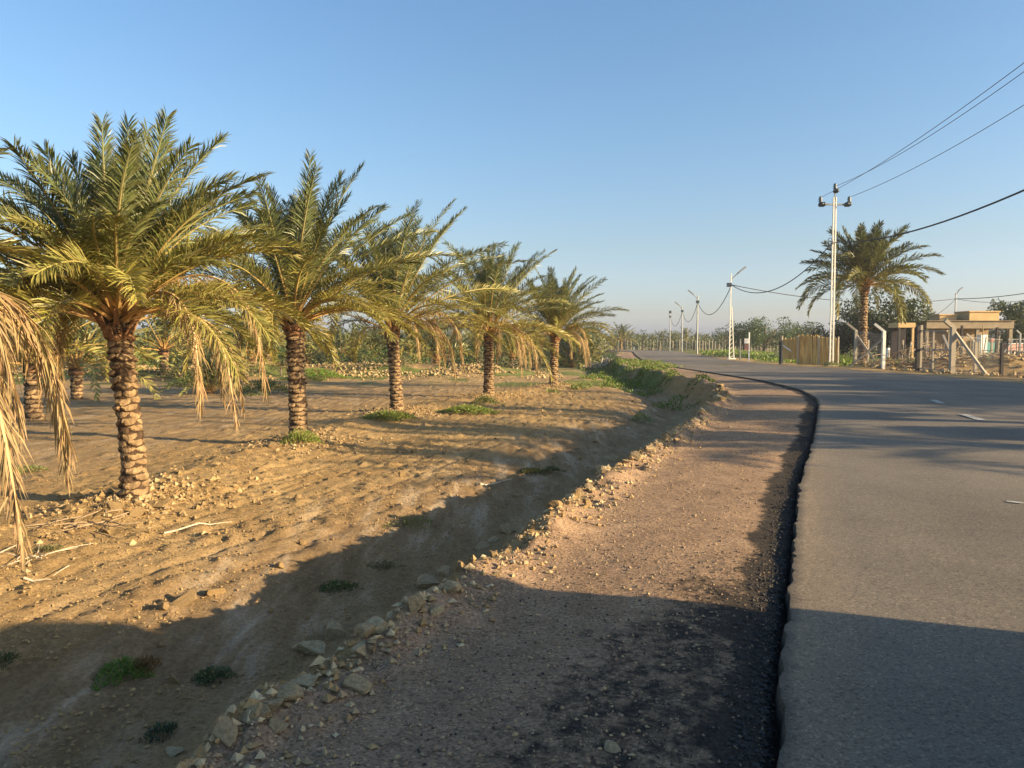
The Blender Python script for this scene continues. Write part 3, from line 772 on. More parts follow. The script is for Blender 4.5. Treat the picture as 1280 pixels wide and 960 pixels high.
for i, (px, Y, r, h) in enumerate([(420, 44.5, 1.0, .8), (455, 45, .8, 1.3), (500, 46, 1.2, .9), (560, 47, 1.4, 1.1), (598, 49, 1.2, 1.0), (665, 52, 1.8, 1.3), (300, 42, 1.0, .8), (225, 41, 1.3, 1.0), (130, 40, 1.4, 1.0), (60, 39, 1.2, 1.2), (640, 48, 1.2, .8), (350, 43, .9, 1.2)]):
    tree(PX(px, Y), Y, h, r, 640 + i, ['sparse olive scrub bush on the pale rubble bank', 'small dark thorny bush on the pale rubble bank'][i % 2] , [(.13, .12, .05), (.07, .075, .03)][i % 2], 'scrub on the rubble bank', low=0, per=260, leaf=.05, nclump=14, name='scrub_bush', cat='bush')
for i in range(34):      # scrub closing the horizon
    px = -30 + 1010 * i / 33 + rs.uniform(-12, 12); Y = rs.uniform(230, 275)
    if px > 760: Y = rs.uniform(240, 290)
    tree(PX(px, Y), Y, rs.uniform(3.2, 5.2), rs.uniform(6, 9), 300 + i, 'low hazy scrub tree on the horizon', (.07, .10, .04), 'scrub trees on the horizon', low=0, per=7, leaf=.45, nclump=14)

# ------------------------------------------------------------------ green plants
def weed_mesh(seed, r=.3, h=.2, n=500, col=(.11, .17, .035), leaf=.03, dry=.15):
    rng = np.random.default_rng(seed)
    a = rng.uniform(0, 2 * np.pi, n); rr = r * np.sqrt(rng.uniform(0, 1, n)) * (.45 + 1.1 * vn(np.cos(a) * 3 + 5, np.sin(a) * 3 + 5, seed)) * (1 + .12 * rng.exponential(.5, n))
    top = h * np.clip(1 - (rr / (r * 1.3)) ** 2, .06, 1) * rng.uniform(.25, 1, n)
    p = np.c_[np.cos(a) * rr, np.sin(a) * rr, np.maximum(top, .0) + .005]
    d = unit(np.c_[np.cos(a) * .6, np.sin(a) * .6, np.ones(n)] + rng.normal(0, .6, (n, 3)))
    w = unit(np.cross(d, rng.normal(0, 1, (n, 3)))); L = leaf * rng.uniform(.7, 2.0, (n, 1)); ww = leaf * .22
    V = np.stack([p - w * ww, p + w * ww, p + d * L * .6 + w * ww * .9, p + d * L], 1)
    V = V.reshape(-1, 3); k = np.arange(n)[:, None] * 4
    C = np.array(col) * rng.uniform(.6, 1.4, (n, 1)); dm = rng.uniform(0, 1, n) < dry; C[dm] = np.array([.34, .26, .11]) * rng.uniform(.7, 1.1)
    return mesh_np('weed_clump', V, k + np.array([[0, 1, 2, 3]]), mats=[M_LEAF], tint=np.clip(np.repeat(C, 4, 0), 0, 1))
weeds = [  # px, py, radius m, height, label, colour
    (152, 846, .22, .20, 'bright green bushy weed in the shaded ditch at lower left', (.10, .19, .03), 1500),
    (180, 838, .17, .14, 'reddish brown dry weed touching the bright green weed', (.17, .09, .04), 700),
    (265, 850, .20, .12, 'dark green flat weed right of the bright green weed', (.05, .10, .045), 900),
    (202, 918, .14, .08, 'faint dark weed low in the shade near the bottom left', (.05, .08, .05), 500),
    (420, 738, .24, .12, 'green weed in the shade below the two grass tufts', (.06, .10, .03), 900),
    (478, 708, .22, .05, 'pale straw weed on the edge of the sunlit field', (.16, .14, .07), 600),
    (664, 592, .20, .09, 'left of two olive weeds in the sunlit ditch', (.10, .11, .04), 700),
    (690, 589, .13, .08, 'smaller right one of two olive weeds in the ditch', (.09, .11, .04), 500),
    (376, 556, .32, .30, 'yellow green weed at the foot of the second palm', (.17, .22, .04), 1200),
    (486, 524, .62, .20, 'spread of green weeds around the foot of the middle palm', (.16, .20, .04), 2600),
    (585, 516, .62, .22, 'bright green patch left of the fourth palm trunk', (.16, .22, .04), 2600),
    (606, 506, .40, .30, 'green weed against the fourth palm trunk', (.13, .18, .04), 1200),
    (802, 528, .26, .30, 'single upright green sprig at the edge of the ditch', (.13, .18, .04), 700),
    (30, 590, .30, .10, 'low green weed left of the first trunk', (.15, .17, .05), 900),
    (60, 690, .20, .08, 'greyish weed beside the dry sticks at left', (.13, .13, .06), 500),
    (510, 655, .30, .05, 'thin green patch on the sunlit track edge', (.17, .17, .05), 600),
    (2, 828, .16, .08, 'dark weed at the left edge in the shade', (.06, .08, .03), 500),
    (1055, 456, .95, .75, 'round green bush at the foot of the white power pole', (.15, .22, .035), 3500),
    (1040, 458, .45, .35, 'small green weed left of the round green bush', (.12, .17, .035), 1200),
    (905, 459, .6, .18, 'small green tuft on the left road edge', (.12, .15, .04), 900),
    (395, 474, 1.3, .6, 'bright green bush behind the second palm trunk', (.13, .22, .03), 4000),
    (330, 492, .9, .6, 'dark green bush left of the second palm trunk', (.07, .12, .03), 3000),
    (245, 482, 1.0, .5, 'green bush behind the hanging dry fronds of the largest palm', (.08, .13, .03), 3000),
]
for i, (px, py, r, h, lb, c, n) in enumerate(weeds):
    x, y = hit(px, py); r, h = (r * .62, h * .62) if y < 9 else (r, h); o = link(bpy.data.objects.new('bush' if 'bush' in lb.split() or 'bushy' in lb.split() else 'weed_clump', weed_mesh(400 + i, r, h, n, c, (.012 if y < 12 else .022) + .035 * r)))
    o.location = (x, y, Hs(x, y) - .01); tag(o, lb, 'bush' if 'bush' in lb.split() else 'weed')
# ground cover along the far ditch and verges
def cover(name, pts, n, col, leaf, label, h=.35):
    rng = np.random.default_rng(hash(name) % 1000 if False else len(name)); V = []; C = []
    for (cx, cy, rx, ry_) in pts:
        k = int(n * rx * ry_); a = rng.uniform(0, 6.28, k); q = np.sqrt(rng.uniform(0, 1, k))
        x = cx + np.cos(a) * q * rx; y = cy + np.sin(a) * q * ry_
        keep = fbm(x * 1.1, y * 1.1, 3, 77) > .49; x, y, q = x[keep], y[keep], q[keep]; k = len(x)
        hh = h * (1 - q * .8) * fbm(x * 1.4, y * 1.4, 3, 5) * 1.6
        p = np.c_[x, y, height(x, y) + rng.uniform(0, 1, k) * hh]
        d = unit(rng.normal(0, .55, (k, 3)) + [0, 0, 1]); w = unit(np.cross(d, rng.normal(0, 1, (k, 3)))) ; L = leaf * rng.uniform(.6, 1.6, (k, 1))
        V.append(np.stack([p - w * leaf * .25, p + w * leaf * .25, p + d * L * .6 + w * leaf * .2, p + d * L], 1).reshape(-1, 3))
        c = np.array(col) * rng.uniform(.6, 1.4, (k, 1)); c[rng.uniform(0, 1, k) < .15] = (.33, .26, .11); C.append(np.repeat(c, 4, 0))
    V = np.concatenate(V); o = link(bpy.data.objects.new(name, mesh_np(name, V, np.arange(len(V)).reshape(-1, 4), mats=[M_LEAF], tint=np.clip(np.concatenate(C), 0, 1))))
    return tag(o, label, 'grass', kind='stuff')
def at_px(px, py, rx, ry_): x, y = hit(px, py); return (x, y, rx, ry_)
cover('grass', [at_px(845, 510, .8, 1.6), at_px(825, 496, .8, 2.2), at_px(840, 480, .9, 3), at_px(815, 470, 1.2, 4), at_px(775, 486, 1.6, 2.6), at_px(740, 486, .9, 1.6), at_px(790, 462, 2, 5), at_px(828, 458, 1.6, 3), at_px(762, 478, 1.6, 4),
                at_px(770, 452, 3, 8), at_px(870, 477, .7, 1.5), at_px(800, 455, 2.4, 7), at_px(700, 492, .7, .8)], 420, (.12, .175, .03), .09, 'green ground cover growing along the far ditch', .4)
cover('grass', [(26, 66, 5, 6), (24, 58, 3.2, 3.4), (31, 78, 6, 8), (24, 84, 2.2, 10), (29.5, 104, 2.6, 14), (34, 118, 5, 12), (36, 64, 6, 4), (30, 52, 3, 3), (34, 57, 4, 3), (44, 60, 6, 3), (26.5, 97, 1.6, 6)], 60, (.16, .23, .04), .22, 'tall bright grass across the road around the lamp posts', .75)

# ------------------------------------------------------------------ stones
def rock_mesh(seed, m):
    bm = bmesh.new(); bmesh.ops.create_icosphere(bm, subdivisions=3, radius=1)
    r = np.random.default_rng(seed)
    # cut by random planes for an angular stone, then roughen
    planes = [(Vector(unit(r.normal(0, 1, 3))), r.uniform(.38, .8)) for _ in range(15)]
    for v in bm.verts:
        for nrm, d in planes:
            k = v.co.dot(nrm)
            if k > d: v.co -= nrm * (k - d) * .97
        p = v.co * 3
        v.co *= 1.12 + .07 * (float(vn(p.x + p.z * 1.7 + seed, p.y - p.z, seed)) - .5) * 2
    bm.normal_update(); me = bpy.data.meshes.new('stone'); bm.to_mesh(me); bm.free(); me.materials.append(m)
    me.polygons.foreach_set('use_smooth', [True] * len(me.polygons)) if False else None
    return me
rocks = [rock_mesh(500 + i, M_STONE if i % 3 else M_STONE2) for i in range(9)]
clods = [rock_mesh(520 + i, M_CLOD) for i in range(4)]
mixed = [rocks[1], clods[0], rocks[2], clods[1], rocks[0], clods[2], rocks[4], clods[3], clods[0]]
rr = random.Random(8)
def stone(x, y, sx, label, group=None, v=None, sy=None, sz=None, rz=None, sink=.35, pool=rocks):
    o = link(bpy.data.objects.new('stone', pool[(rr.randrange(99) if v is None else v) % len(pool)]))
    sy = sy or sx * rr.uniform(.6, 1); sz = sz or sx * rr.uniform(.5, .8)
    o.scale = (sx, sy, sz); o.location = (x, y, Hs(x, y) + sz * (1 - 2 * sink) * .6); o.rotation_euler = (rr.uniform(-.3, .3), rr.uniform(-.3, .3), rr.uniform(0, 6.28) if rz is None else rz)
    return tag(o, label, 'stone', group)
big_rocks = [(767, 576, .125, 'rounded yellow boulder, highest on the sunlit rim of the ditch', 2), (754, 589, .075, 'pale stone leaning against the rounded yellow boulder', 3),
    (797, 573, .10, 'squarish stone right of the rounded yellow boulder', 1), (782, 578, .06, 'small stone between the rounded boulder and the squarish stone', 4),
    (638, 665, .13, 'flat topped pinkish rock at the sunlit rim', 1), (616, 678, .07, 'upright white stone just left of the flat topped rock', 0),
    (604, 686, .08, 'pale stone at the edge of the vehicle shadow', 5), (534, 735, .115, 'big grey rock in the shade on the rim', 4),
    (557, 718, .10, 'brown angular rock behind the big grey shaded rock', 7), (388, 815, .115, 'tall grey rock at the rim in the deep shade', 3),
    (420, 795, .10, 'long low rock right of the tall shaded rock', 8), (455, 790, .075, 'rounded brown stone in the shaded rubble', 2),
    (474, 786, .06, 'small whitish stone in the shaded rubble', 0), (220, 942, .055, 'white stone near the bottom left edge of the shoulder', 6),
    (358, 868, .055, 'yellowish stone on the shaded rim', 1), (383, 856, .05, 'small pale stone right of the yellowish one', 3),
    (340, 884, .04, 'light yellow stone lower on the shaded rim', 4), (876, 514, .085, 'round white stone on the far sunlit rim', 0),
    (878, 524, .07, 'stone under the round white stone', 5), (900, 497, .09, 'stone on the rim beyond the round white stone', 6),
    (450, 818, .06, 'whitish flat stone set in the shaded shoulder', 3), (520, 762, .06, 'grey stone below the big shaded rock', 8),
    (768, 936, .03, 'lone pale pebble on dark gravel near the bottom', 0), (345, 912, .04, 'grey stone bedded in the shoulder near the bottom', 4),
    (863, 533, .07, 'pale stone at the foot of the far rim', 2), (735, 612, .06, 'small stone on the rim below the rounded yellow boulder', 1),
    (712, 622, .05, 'yellow stone on the middle of the sunlit rim', 6), (545, 770, .05, 'white stone in the rubble below the grey rock', 0)]
for px, py, s, lb, v in big_rocks:
    x, y = hit(px, py); stone(x, y, s * 1.28, lb, v=v, sink=.38)
for i in range(150):
    Y = 2.6 + 24 * rr.random() ** 1.25; t = rr.gauss(-.06, .13)
    x = float(XL(Y)) - (float(rim_w(Y)) + t) * 1.06
    stone(x, Y, (.014 + .06 * rr.random() ** 2.2) * (1 + Y / 22), 'small limestone rubble lying along the rim of the ditch', 'rubble stones along the ditch rim', sink=.46, pool=mixed)
for i in range(60):
    Y = 5 + 26 * rr.random() ** 1.5; t = rr.uniform(1.8, 5.5)
    x = float(XL(Y)) - (float(rim_w(Y)) + t)
    stone(x, Y, rr.uniform(.03, .075), 'dry earth clod lying on the ploughed field', 'earth clods on the field', sink=.2, pool=clods)['category'] = 'earth clod'
for (px, py, s, lb) in [(232, 752, .11, 'large broken clod at the shadow edge of the field'), (268, 742, .12, 'second large clod right at the shadow edge'), (205, 762, .07, 'clod left of the two large clods'),
                        (140, 636, .16, 'pale clod heaped against the left foot of the largest palm'), (200, 632, .15, 'pale clod heaped against the right foot of the largest palm'), (172, 644, .13, 'clod in front of the largest palm trunk'), (340, 560, .16, 'clod left of the second palm')]:
    x, y = hit(px, py); stone(x, y, s, lb, pool=clods, sink=.45)['category'] = 'earth clod'

def scatter(name, fn, n, smin, smax, mats, seed, label):
    """uncountable small stones as one object: eight-faced chips"""
    rng = np.random.default_rng(seed); x, y = fn(rng, n); n = len(x)
    s = (smin + (smax - smin) * rng.uniform(0, 1, n) ** 3)[:, None]
    o6 = np.array([[1, 0, 0], [-1, 0, 0], [0, 1, 0], [0, -1, 0], [0, 0, .8], [0, 0, -.8]])
    B = o6[None] * (1 + rng.normal(0, .28, (n, 6, 3))) * rng.uniform(.6, 1.2, (n, 1, 3))
    a = rng.uniform(0, 6.28, n); ca, sa = np.cos(a)[:, None], np.sin(a)[:, None]
    bx_ = B[..., 0] * ca - B[..., 1] * sa; by_ = B[..., 0] * sa + B[..., 1] * ca
    V = np.stack([bx_, by_, B[..., 2]], -1) * s[:, :, None]
    V += np.stack([x, y, height(x, y) + s[:, 0] * .3], -1)[:, None, :]
    tri = np.array([(0, 2, 4), (2, 1, 4), (1, 3, 4), (3, 0, 4), (2, 0, 5), (1, 2, 5), (3, 1, 5), (0, 3, 5)])
    F = (np.arange(n)[:, None, None] * 6 + tri[None]).reshape(-1, 3)
    mi = np.repeat(rng.integers(0, len(mats), n), 8)
    o = link(bpy.data.objects.new(name, mesh_np(name, V.reshape(-1, 3), None, F, mats, None, mi)))
    return tag(o, label, 'gravel', kind='stuff')
def f_sh(rng, n):
    Y = 2.2 + 22 * rng.uniform(0, 1, n) ** 2.0; s = rng.uniform(.36, 2.5, n); return XL(Y) - s * 1.07, Y
scatter('gravel', f_sh, 13000, .003, .014, [M_GRAV, M_STONE, M_GRAV], 1, 'fine brown gravel over the road shoulder')
def f_tar(rng, n):
    Y = 2.2 + 3.4 * rng.uniform(0, 1, n); s = rng.uniform(.0, 1.0, n) ** 1.2 * 1.5; return XL(Y) - s * 1.07, Y
scatter('tar_chippings', f_tar, 5000, .002, .009, [M_TAR, M_GRAV], 2, 'loose black chippings beside the road edge')
def f_edge(rng, n):
    Y = 2.2 + 16 * rng.uniform(0, 1, n) ** 1.5; s = rng.normal(.05, .09, n); s = np.abs(s) + .01; return XL(Y) - s, Y
scatter('tar_chippings', f_edge, 7000, .004, .016, [M_TAR], 3, 'broken bitumen crumbs along the asphalt edge')
def f_rim(rng, n):
    Y = 2.2 + 26 * rng.uniform(0, 1, n) ** 1.5; t = rng.normal(-.02, .2, n); return XL(Y) - (rim_w(Y) + t) * 1.06, Y
scatter('rubble_chips', f_rim, 8000, .004, .034, [M_STONE, M_STONE2, M_CLOD, M_CLOD], 4, 'crumbled limestone chips on the rim')
def f_field(rng, n):
    Y = 3.5 + 30 * rng.uniform(0, 1, n) ** 1.7; t = rng.uniform(1.4, 9, n); x = XL(Y) - (rim_w(Y) + t)
    k = fbm(x * .9, Y * .9, 3, 61) > .47; return x[k], Y[k]
scatter('soil_crumbs', f_field, 70000, .002, .020, [M_CLOD], 5, 'loose crumbs of dry soil over the field')
def f_foot(rng, n):
    i = rng.integers(0, len(PALMS), n); P = np.array(PALMS)[i]; return P[:, 0] + rng.normal(.1, .55, n), P[:, 1] + rng.normal(0, .8, n)
scatter('soil_crumbs', f_foot, 9000, .006, .05, [M_CLOD, M_CLOD, M_STONE], 6, 'coarse clods banked along the palm row')
def f_bank(rng, n):
    x = rng.uniform(-46, 3, n); y = 46.4 + .10 * x + rng.normal(0, 1.5, n); k = fbm(x * .45, y * .45, 3, 66) > .42; return x[k], y[k]
scatter('rubble', f_bank, 16000, .02, .15, [M_BANK, M_BANK, M_CLOD, M_STONE], 7, 'pale broken rubble heaped across the back of the field')
def f_rside(rng, n):
    y = rng.uniform(36, 48, n); x = rng.uniform(20.5, 34, n); return x, y
scatter('rubble', f_rside, 2500, .03, .16, [M_CLOD, M_STONE], 8, 'earthy rubble behind the wire fence')

# dry sticks and fallen fronds
def stick_heap(name, cx, cy, n, L, spread, seed, label, flat=.2, m=None, r=.012):
    rng = np.random.default_rng(seed); mb = MB()
    for i in range(n):
        x = cx + rng.normal(0, spread); y = cy + rng.normal(0, spread * .7); a = rng.uniform(0, 6.28); l = L * rng.uniform(.5, 1.2); up = abs(rng.normal(0, flat))
        z = Hs(x, y) + .02; mb.tube([(x, y, z), (x + math.cos(a) * l * .5, y + math.sin(a) * l * .5, z + up * l * .6), (x + math.cos(a) * l, y + math.sin(a) * l, z + up * l * .5)], [r, r * .8, r * .4], 5)
    return tag(mb.build(name, m or M_BRANCH), label, 'brushwood', kind='stuff')
x, y = hit(40, 700); stick_heap('twigs', x, y, 14, .35, .2, 1, 'scattered dry leaf stalks at the left foreground', .08, M_WOODP, .006)
x, y = hit(100, 652); stick_heap('twigs', x, y, 22, .5, .3, 2, 'dry leaf litter under the largest palm', .06, r=.008)
def litter(n, seed):
    rng = np.random.default_rng(seed); V = []
    i = rng.integers(0, len(PALMS), n); P = np.array(PALMS)[i]; x = P[:, 0] + rng.normal(0, 1.1, n); y = P[:, 1] + rng.normal(0, 1.6, n)
    k = sL(x, y) > 3; x, y = x[k], y[k]; n = len(x)
    a = rng.uniform(0, 6.28, n); L = rng.uniform(.04, .30, n); w = .0035
    d = np.c_[np.cos(a), np.sin(a), rng.uniform(-.03, .12, n)]; pz = np.c_[x, y, height(x, y) + .012]; q = np.c_[-np.sin(a), np.cos(a), 0 * a] * w
    e = pz + d * L[:, None]; e[:, 2] = np.maximum(e[:, 2], height(e[:, 0], e[:, 1]) + .01)
    V = np.stack([pz - q, pz + q, e + q * .6, e - q * .6], 1).reshape(-1, 3)
    C = np.repeat(np.array([.42, .31, .16]) * rng.uniform(.4, 1.2, (n, 1)), 4, 0)
    o = link(bpy.data.objects.new('straw_litter', mesh_np('straw_litter', V, np.arange(len(V)).reshape(-1, 4), mats=[M_DRY], tint=C)))
    return tag(o, 'dry leaflets fallen around the palm feet', 'straw', kind='stuff')
litter(5000, 3)
x, y = hit(750, 462); stick_heap('brushwood', x, y, 150, 1.0, .85, 3, 'pile of cut pale palm stalks beyond the last palm', .55, M_WOODP, .05)
stick_heap('brushwood', 24.2, 44.5, 120, 2.2, 1.2, 4, 'heap of grey dead branches behind the gate', .5, r=.03)
stick_heap('brushwood', 29.0, 43.5, 110, 1.8, 2.4, 5, 'dry branches thrown over the earth heaps', .3, r=.03)
for (p0, p1, lb) in [((205, 669), (290, 655), 'pale fallen leaf stalk on the sand below the largest palm'), ((30, 728), (64, 728), 'short yellow stalk lying at the far left foreground'), ((600, 607), (640, 600), 'dark thin stick across the track')]:
    (x0, y0), (x1, y1) = hit(*p0), hit(*p1); mb = MB(); n = 6
    mb.tube([(x0 + (x1 - x0) * i / n, y0 + (y1 - y0) * i / n, Hs(x0 + (x1 - x0) * i / n, y0 + (y1 - y0) * i / n) + .02) for i in range(n + 1)], [.012 - .0014 * i for i in range(n + 1)], 6)
    tag(mb.build('fallen_stalk', M_WOODP), lb, 'dry stalk')

# ------------------------------------------------------------------ power pole, lamp posts, cables
px_, py_ = PX(1039, 49.7), 49.7
PZ = Hs(px_, py_)
pole = empty('power_pole', (px_, py_, PZ), 0, 'white steel power pole with crossarm and insulators in front of the tall palm', 'power pole')
HP = 11.05 - PZ
mb = MB()
for sx in (-1, 1):
    mb.bar((sx * .105, 0, -.4), (sx * .075, 0, HP - .3), .07, .12)
mb.build('rail', M_POLE, pole)
mb = MB()
for i in range(26):
    z = .4 + i * (HP - .9) / 25; mb.box((0, 0, z), (.13, .04, .05))
mb.build('battens', M_POLE, pole)
mb = MB(); mb.bar((-.95, .0, HP - .75), (.95, .0, HP - .75), .09, .1); mb.bar((0, 0, HP - .5), (0, 0, HP + .15), .07); mb.build('crossarm', M_GALV, pole)
def insulator(parent, loc, hz=False):
    mb = MB(); x, y, z = loc
    rads = [.05, .13, .06, .15, .06, .15, .06, .12, .04]
    pts = [(x, y - .3 + .07 * i, z) if hz else (x, y, z - .1 + .06 * i) for i in range(len(rads))]
    mb.tube(pts, rads, 12); return mb.build('insulator', M_DKMETAL, parent, smooth=True)
insulator(pole, (0, 0, HP + .2)); insulator(pole, (.06, 0, HP + .1), True)
for sx in (-1, 1): insulator(pole, (sx * .92, 0, HP - .62)); insulator(pole, (sx * .88, 0, HP - .75), True); insulator(pole, (sx * .75, 0, HP - .75), True)
mb = MB()
mb.tube([(-.28 + .16 * math.cos(a / 10 * 6.28), -.1, 7.9 - PZ + .28 * math.sin(a / 10 * 6.28)) for a in range(11)], .02, 6)
mb.build('cable_coil', M_CABLE, pole)
mb = MB(); mb.box((0, 0, .05), (.7, .6, .35), taper=.8); mb.build('footing', M_CONC, pole)

def catenary(a, b, sag, n=28):
    a = np.array(a); b = np.array(b)
    return [tuple(a + (b - a) * t - np.array([0, 0, sag * 4 * t * (1 - t)])) for t in np.linspace(0, 1, n)]
def cable(a, b, sag, r, label, m=M_CABLE, name='power_cable', group=None, n=28):
    mb = MB(); mb.tube(catenary(a, b, sag, n), r, 6); return tag(mb.build(name, m, smooth=True), label, 'cable', group)
NX, NY = 14.4, 8.6                       # next pole, outside the view on the right
cable((px_, py_, 11.45), (NX + .0, NY, 11.6), 1.05, .014, 'upper thin wire rising from the top insulator of the power pole', M_WIRE, 'power_wire')
cable((px_ + .9, py_, 10.75), (NX + .9, NY, 10.9), .9, .014, 'lower thin wire from the right end of the crossarm', M_WIRE, 'power_wire')
cable((px_ - .9, py_, 10.75), (NX - .7, NY, 11.1), .75, .014, 'middle thin wire from the left end of the crossarm', M_WIRE, 'power_wire')
cable((px_ + .1, py_, 7.9), (NX + .4, NY, 8.3), 1.5, .035, 'thick black cable sagging from the power pole to the upper right')
np2 = empty('power_pole', (NX, NY, Hs(NX, NY)), .1, 'white steel power pole outside the right edge of the view', 'power pole')
for ch in pole.children: c = ch.copy(); COL.objects.link(c); c.parent = np2

lamps = [(70, 913, 1, True, 'nearest lamp post, lattice foot and lamp arm pointing right'), (101, 871, -1, False, 'second lamp post along the road with lamp arm pointing left'),
         (130, 852, -1, False, 'third lamp post, thin, with small lamp arm to the left'), (158, 837, 0, False, 'farthest lamp post without visible lamp arm')]
tops = []
for Y, px, side, lattice, lb in lamps:
    x = PX(px, Y); z = Hs(x, Y); root = empty('street_lamp', (x, Y, z), 0, lb, 'street lamp', 'lamp posts along the right verge'); h = 7.7 - z
    mb = MB()
    if lattice:
        mb.bar((-.12, 0, -.3), (-.04, 0, h), .085, .1); mb.bar((.34, 0, -.3), (.05, 0, h * .62), .07, .08)
        for i in range(12):
            z0 = .1 + i * h * .6 / 12; f = i / 12; w = .34 - .28 * f; mb.bar((-.1, 0, z0), (w, 0, z0 + .3), .035)
        mb.box((.1, 0, -.05), (.9, .8, .25), taper=.7)
    else:
        mb.tube([(0, 0, -.3), (0, 0, h)], [.13, .07], 8)
    mb.build('post', M_POLE if lattice else M_GALV, root)
    if side:
        mb = MB(); mb.tube([(0, 0, h - .5), (side * .35, 0, h - .15), (side * .9, 0, h + .35)], .05, 6); mb.build('arm', M_GALV, root)
        mb = MB(); mb.bar((side * .55, 0, h + .05), (side * 1.25, 0, h + .62), .28, .12); mb.build('lamp_head', M_GALV, root)
    else:
        mb = MB(); mb.box((0, 0, h), (.45, .35, .55)); mb.build('lamp_head', M_DKMETAL, root)
    mb = MB(); mb.box((-.22 if lattice else 0, 0, h - (1.0 if lattice else .9)), (.4, .25, .35)); mb.build('cable_clamp', M_DKMETAL, root)
    tops.append((x, Y, z + h - 1.0))
T0 = tops[0]
cable((px_ - .1, py_, 7.9), T0, 1.75, .035, 'black cable hanging between the power pole and the nearest lamp post')
for k, (a, b, lb) in enumerate(((tops[0], tops[1], 'hanging cable between the first and second lamp posts'), (tops[1], tops[2], 'hanging cable between the second and third lamp posts'), (tops[2], tops[3], 'hanging cable between the two farthest lamp posts'))):
    cable(a, b, 2.1, .035, lb)
x9, y9 = PX(1192, 92), 92
z9 = Hs(x9, y9)
lp = empty('street_lamp', (x9, y9, z9), 0, 'lone thin lamp post rising behind the low building', 'street lamp')
mb = MB(); mb.tube([(0, 0, -.2), (0, 0, 7.6)], [.11, .06], 8); mb.build('post', M_GALV, lp)
mb = MB(); mb.tube([(0, 0, 7.3), (.3, 0, 7.8), (.7, 0, 8.2)], .05, 6); mb.build('arm', M_GALV, lp)
mb = MB(); mb.bar((.35, 0, 7.9), (.8, 0, 8.25), .2, .1); mb.build('lamp_head', M_GALV, lp)
T9 = (x9, y9, z9 + 6.9)
cable(T0, T9, .95, .035, 'long cable from the nearest lamp post behind the tall palm to the lone post')
cable(T9, (PX(1330, 80), 80, 7.4), .35, .04, 'cable from the lone post to the right edge')
cable(T9, (PX(1330, 82), 82, 6.9), .75, .025, 'lower slack cable from the lone post to the right edge')
cable(T9, (PX(1150, 100), 100, 4.6), .6, .022, 'thin service cable dropping left from the lone post')

# ------------------------------------------------------------------ wire fence, gate, reed screen
def bent_post(root, x, y, h, w, arm=.45, adir=(-1, 0), m=M_CONC, name='post'):
    z = Hs(x, y); mb = MB(); lx, ly = x - root.location.x, y - root.location.y; lz = z - root.location.z
    mb.bar((lx, ly, lz - .2), (lx, ly, lz + h), w)
    if arm: mb.bar((lx, ly, lz + h - .02), (lx + adir[0] * arm, ly + adir[1] * arm, lz + h + arm * .8), w * .85)
    return mb.build(name, m, root)
def mesh_panel(root, a, b, h, step=.16, w=.0045, m=M_GALV, name='wire_mesh', waves=False):
    mb = MB(); a = Vector((*a, 0)); b = Vector((*b, 0)); L = (b - a).length; d = (b - a) / L; nrm = Vector((-d.y, d.x, 0))
    org = Vector(root.location)
    def P(u, z): p = a + d * u; return Vector((p.x, p.y, Hs(p.x, p.y) + .05 + z)) - org
    k = int((L + h) / step)
    for i in range(k + 1):
        u0 = i * step - h
        s0 = max(0, -u0); s1 = min(h, L - u0)
        if s1 > s0: mb.bar(P(u0 + s0, s0), P(u0 + s1, s1), w)
        s0 = max(0, u0 + h - L); s1 = min(h, u0 + h)
        if s1 > s0: mb.bar(P(u0 + h - s0, s0), P(u0 + h - s1, s1), w)
    for z in (0.02, h): mb.bar(P(0, z), P(L, z), .02)
    return mb.build(name, m, root)
f1 = empty('wire_fence', (20.6, 44, 0), 0, 'wire fence on bent concrete posts left of the gate, below the tall palm', 'fence')
pA = (PX(1069, 47), 47); pB = (PX(1104, 43.5), 43.5); pC = (PX(1147, 41.5), 41.5)
bent_post(f1, *pB, 2.15, .16, .5, (-1, .2), M_POLE); bent_post(f1, *pA, 2.1, .15, .5, (-1, .2), M_CONC)
def brace(root, a, b, w=.12, m=M_CONC):
    o = Vector(root.location); mb = MB(); mb.bar(Vector(a) - o, Vector(b) - o, w); return mb.build('brace', m, root)
zB = Hs(*pB); zA = Hs(*pA)
brace(f1, (pB[0] - .05, pB[1], zB + 1.7), (pB[0] - 1.45, pB[1] + 1.0, zB + .1), .1)
brace(f1, (pA[0] + .05, pA[1], zA + 1.8), (pA[0] + .95, pA[1] - .7, zA + .1), .1)
mesh_panel(f1, pA, pB, 1.9)
f1c = f1
bent_post(f1, PX(1128, 55), 55, 1.9, .1, 0); bent_post(f1, PX(1085, 52), 52, 1.9, .09, 0, m=M_WOODP); bent_post(f1, PX(1131, 50), 50, 1.6, .1, 0, m=M_DARKPOST)
gate = empty('gate', (22.0, 39.8, Hs(22, 39.8)), 0, 'makeshift pipe and wire gate between a dark post and a thick concrete post', 'gate')
g0 = (PX(1149, 40.6), 40.6); g1 = (PX(1183, 39.2), 39.2)
o = Vector(gate.location)
def gl(p, z): return Vector((p[0], p[1], Hs(*p) + z)) - o
mb = MB(); mb.bar(gl((g0[0] + .06, g0[1]), -.2), gl((g0[0] + .06, g0[1]), 2.45), .12); mb.build('post', M_CONC, gate)
mb = MB(); mb.bar(gl((g0[0] - .1, g0[1]), -.2), gl((g0[0] - .1, g0[1]), 2.4), .16); mb.build('hinge_post', M_DARKPOST, gate)
mid = ((g0[0] + g1[0]) / 2, (g0[1] + g1[1]) / 2)
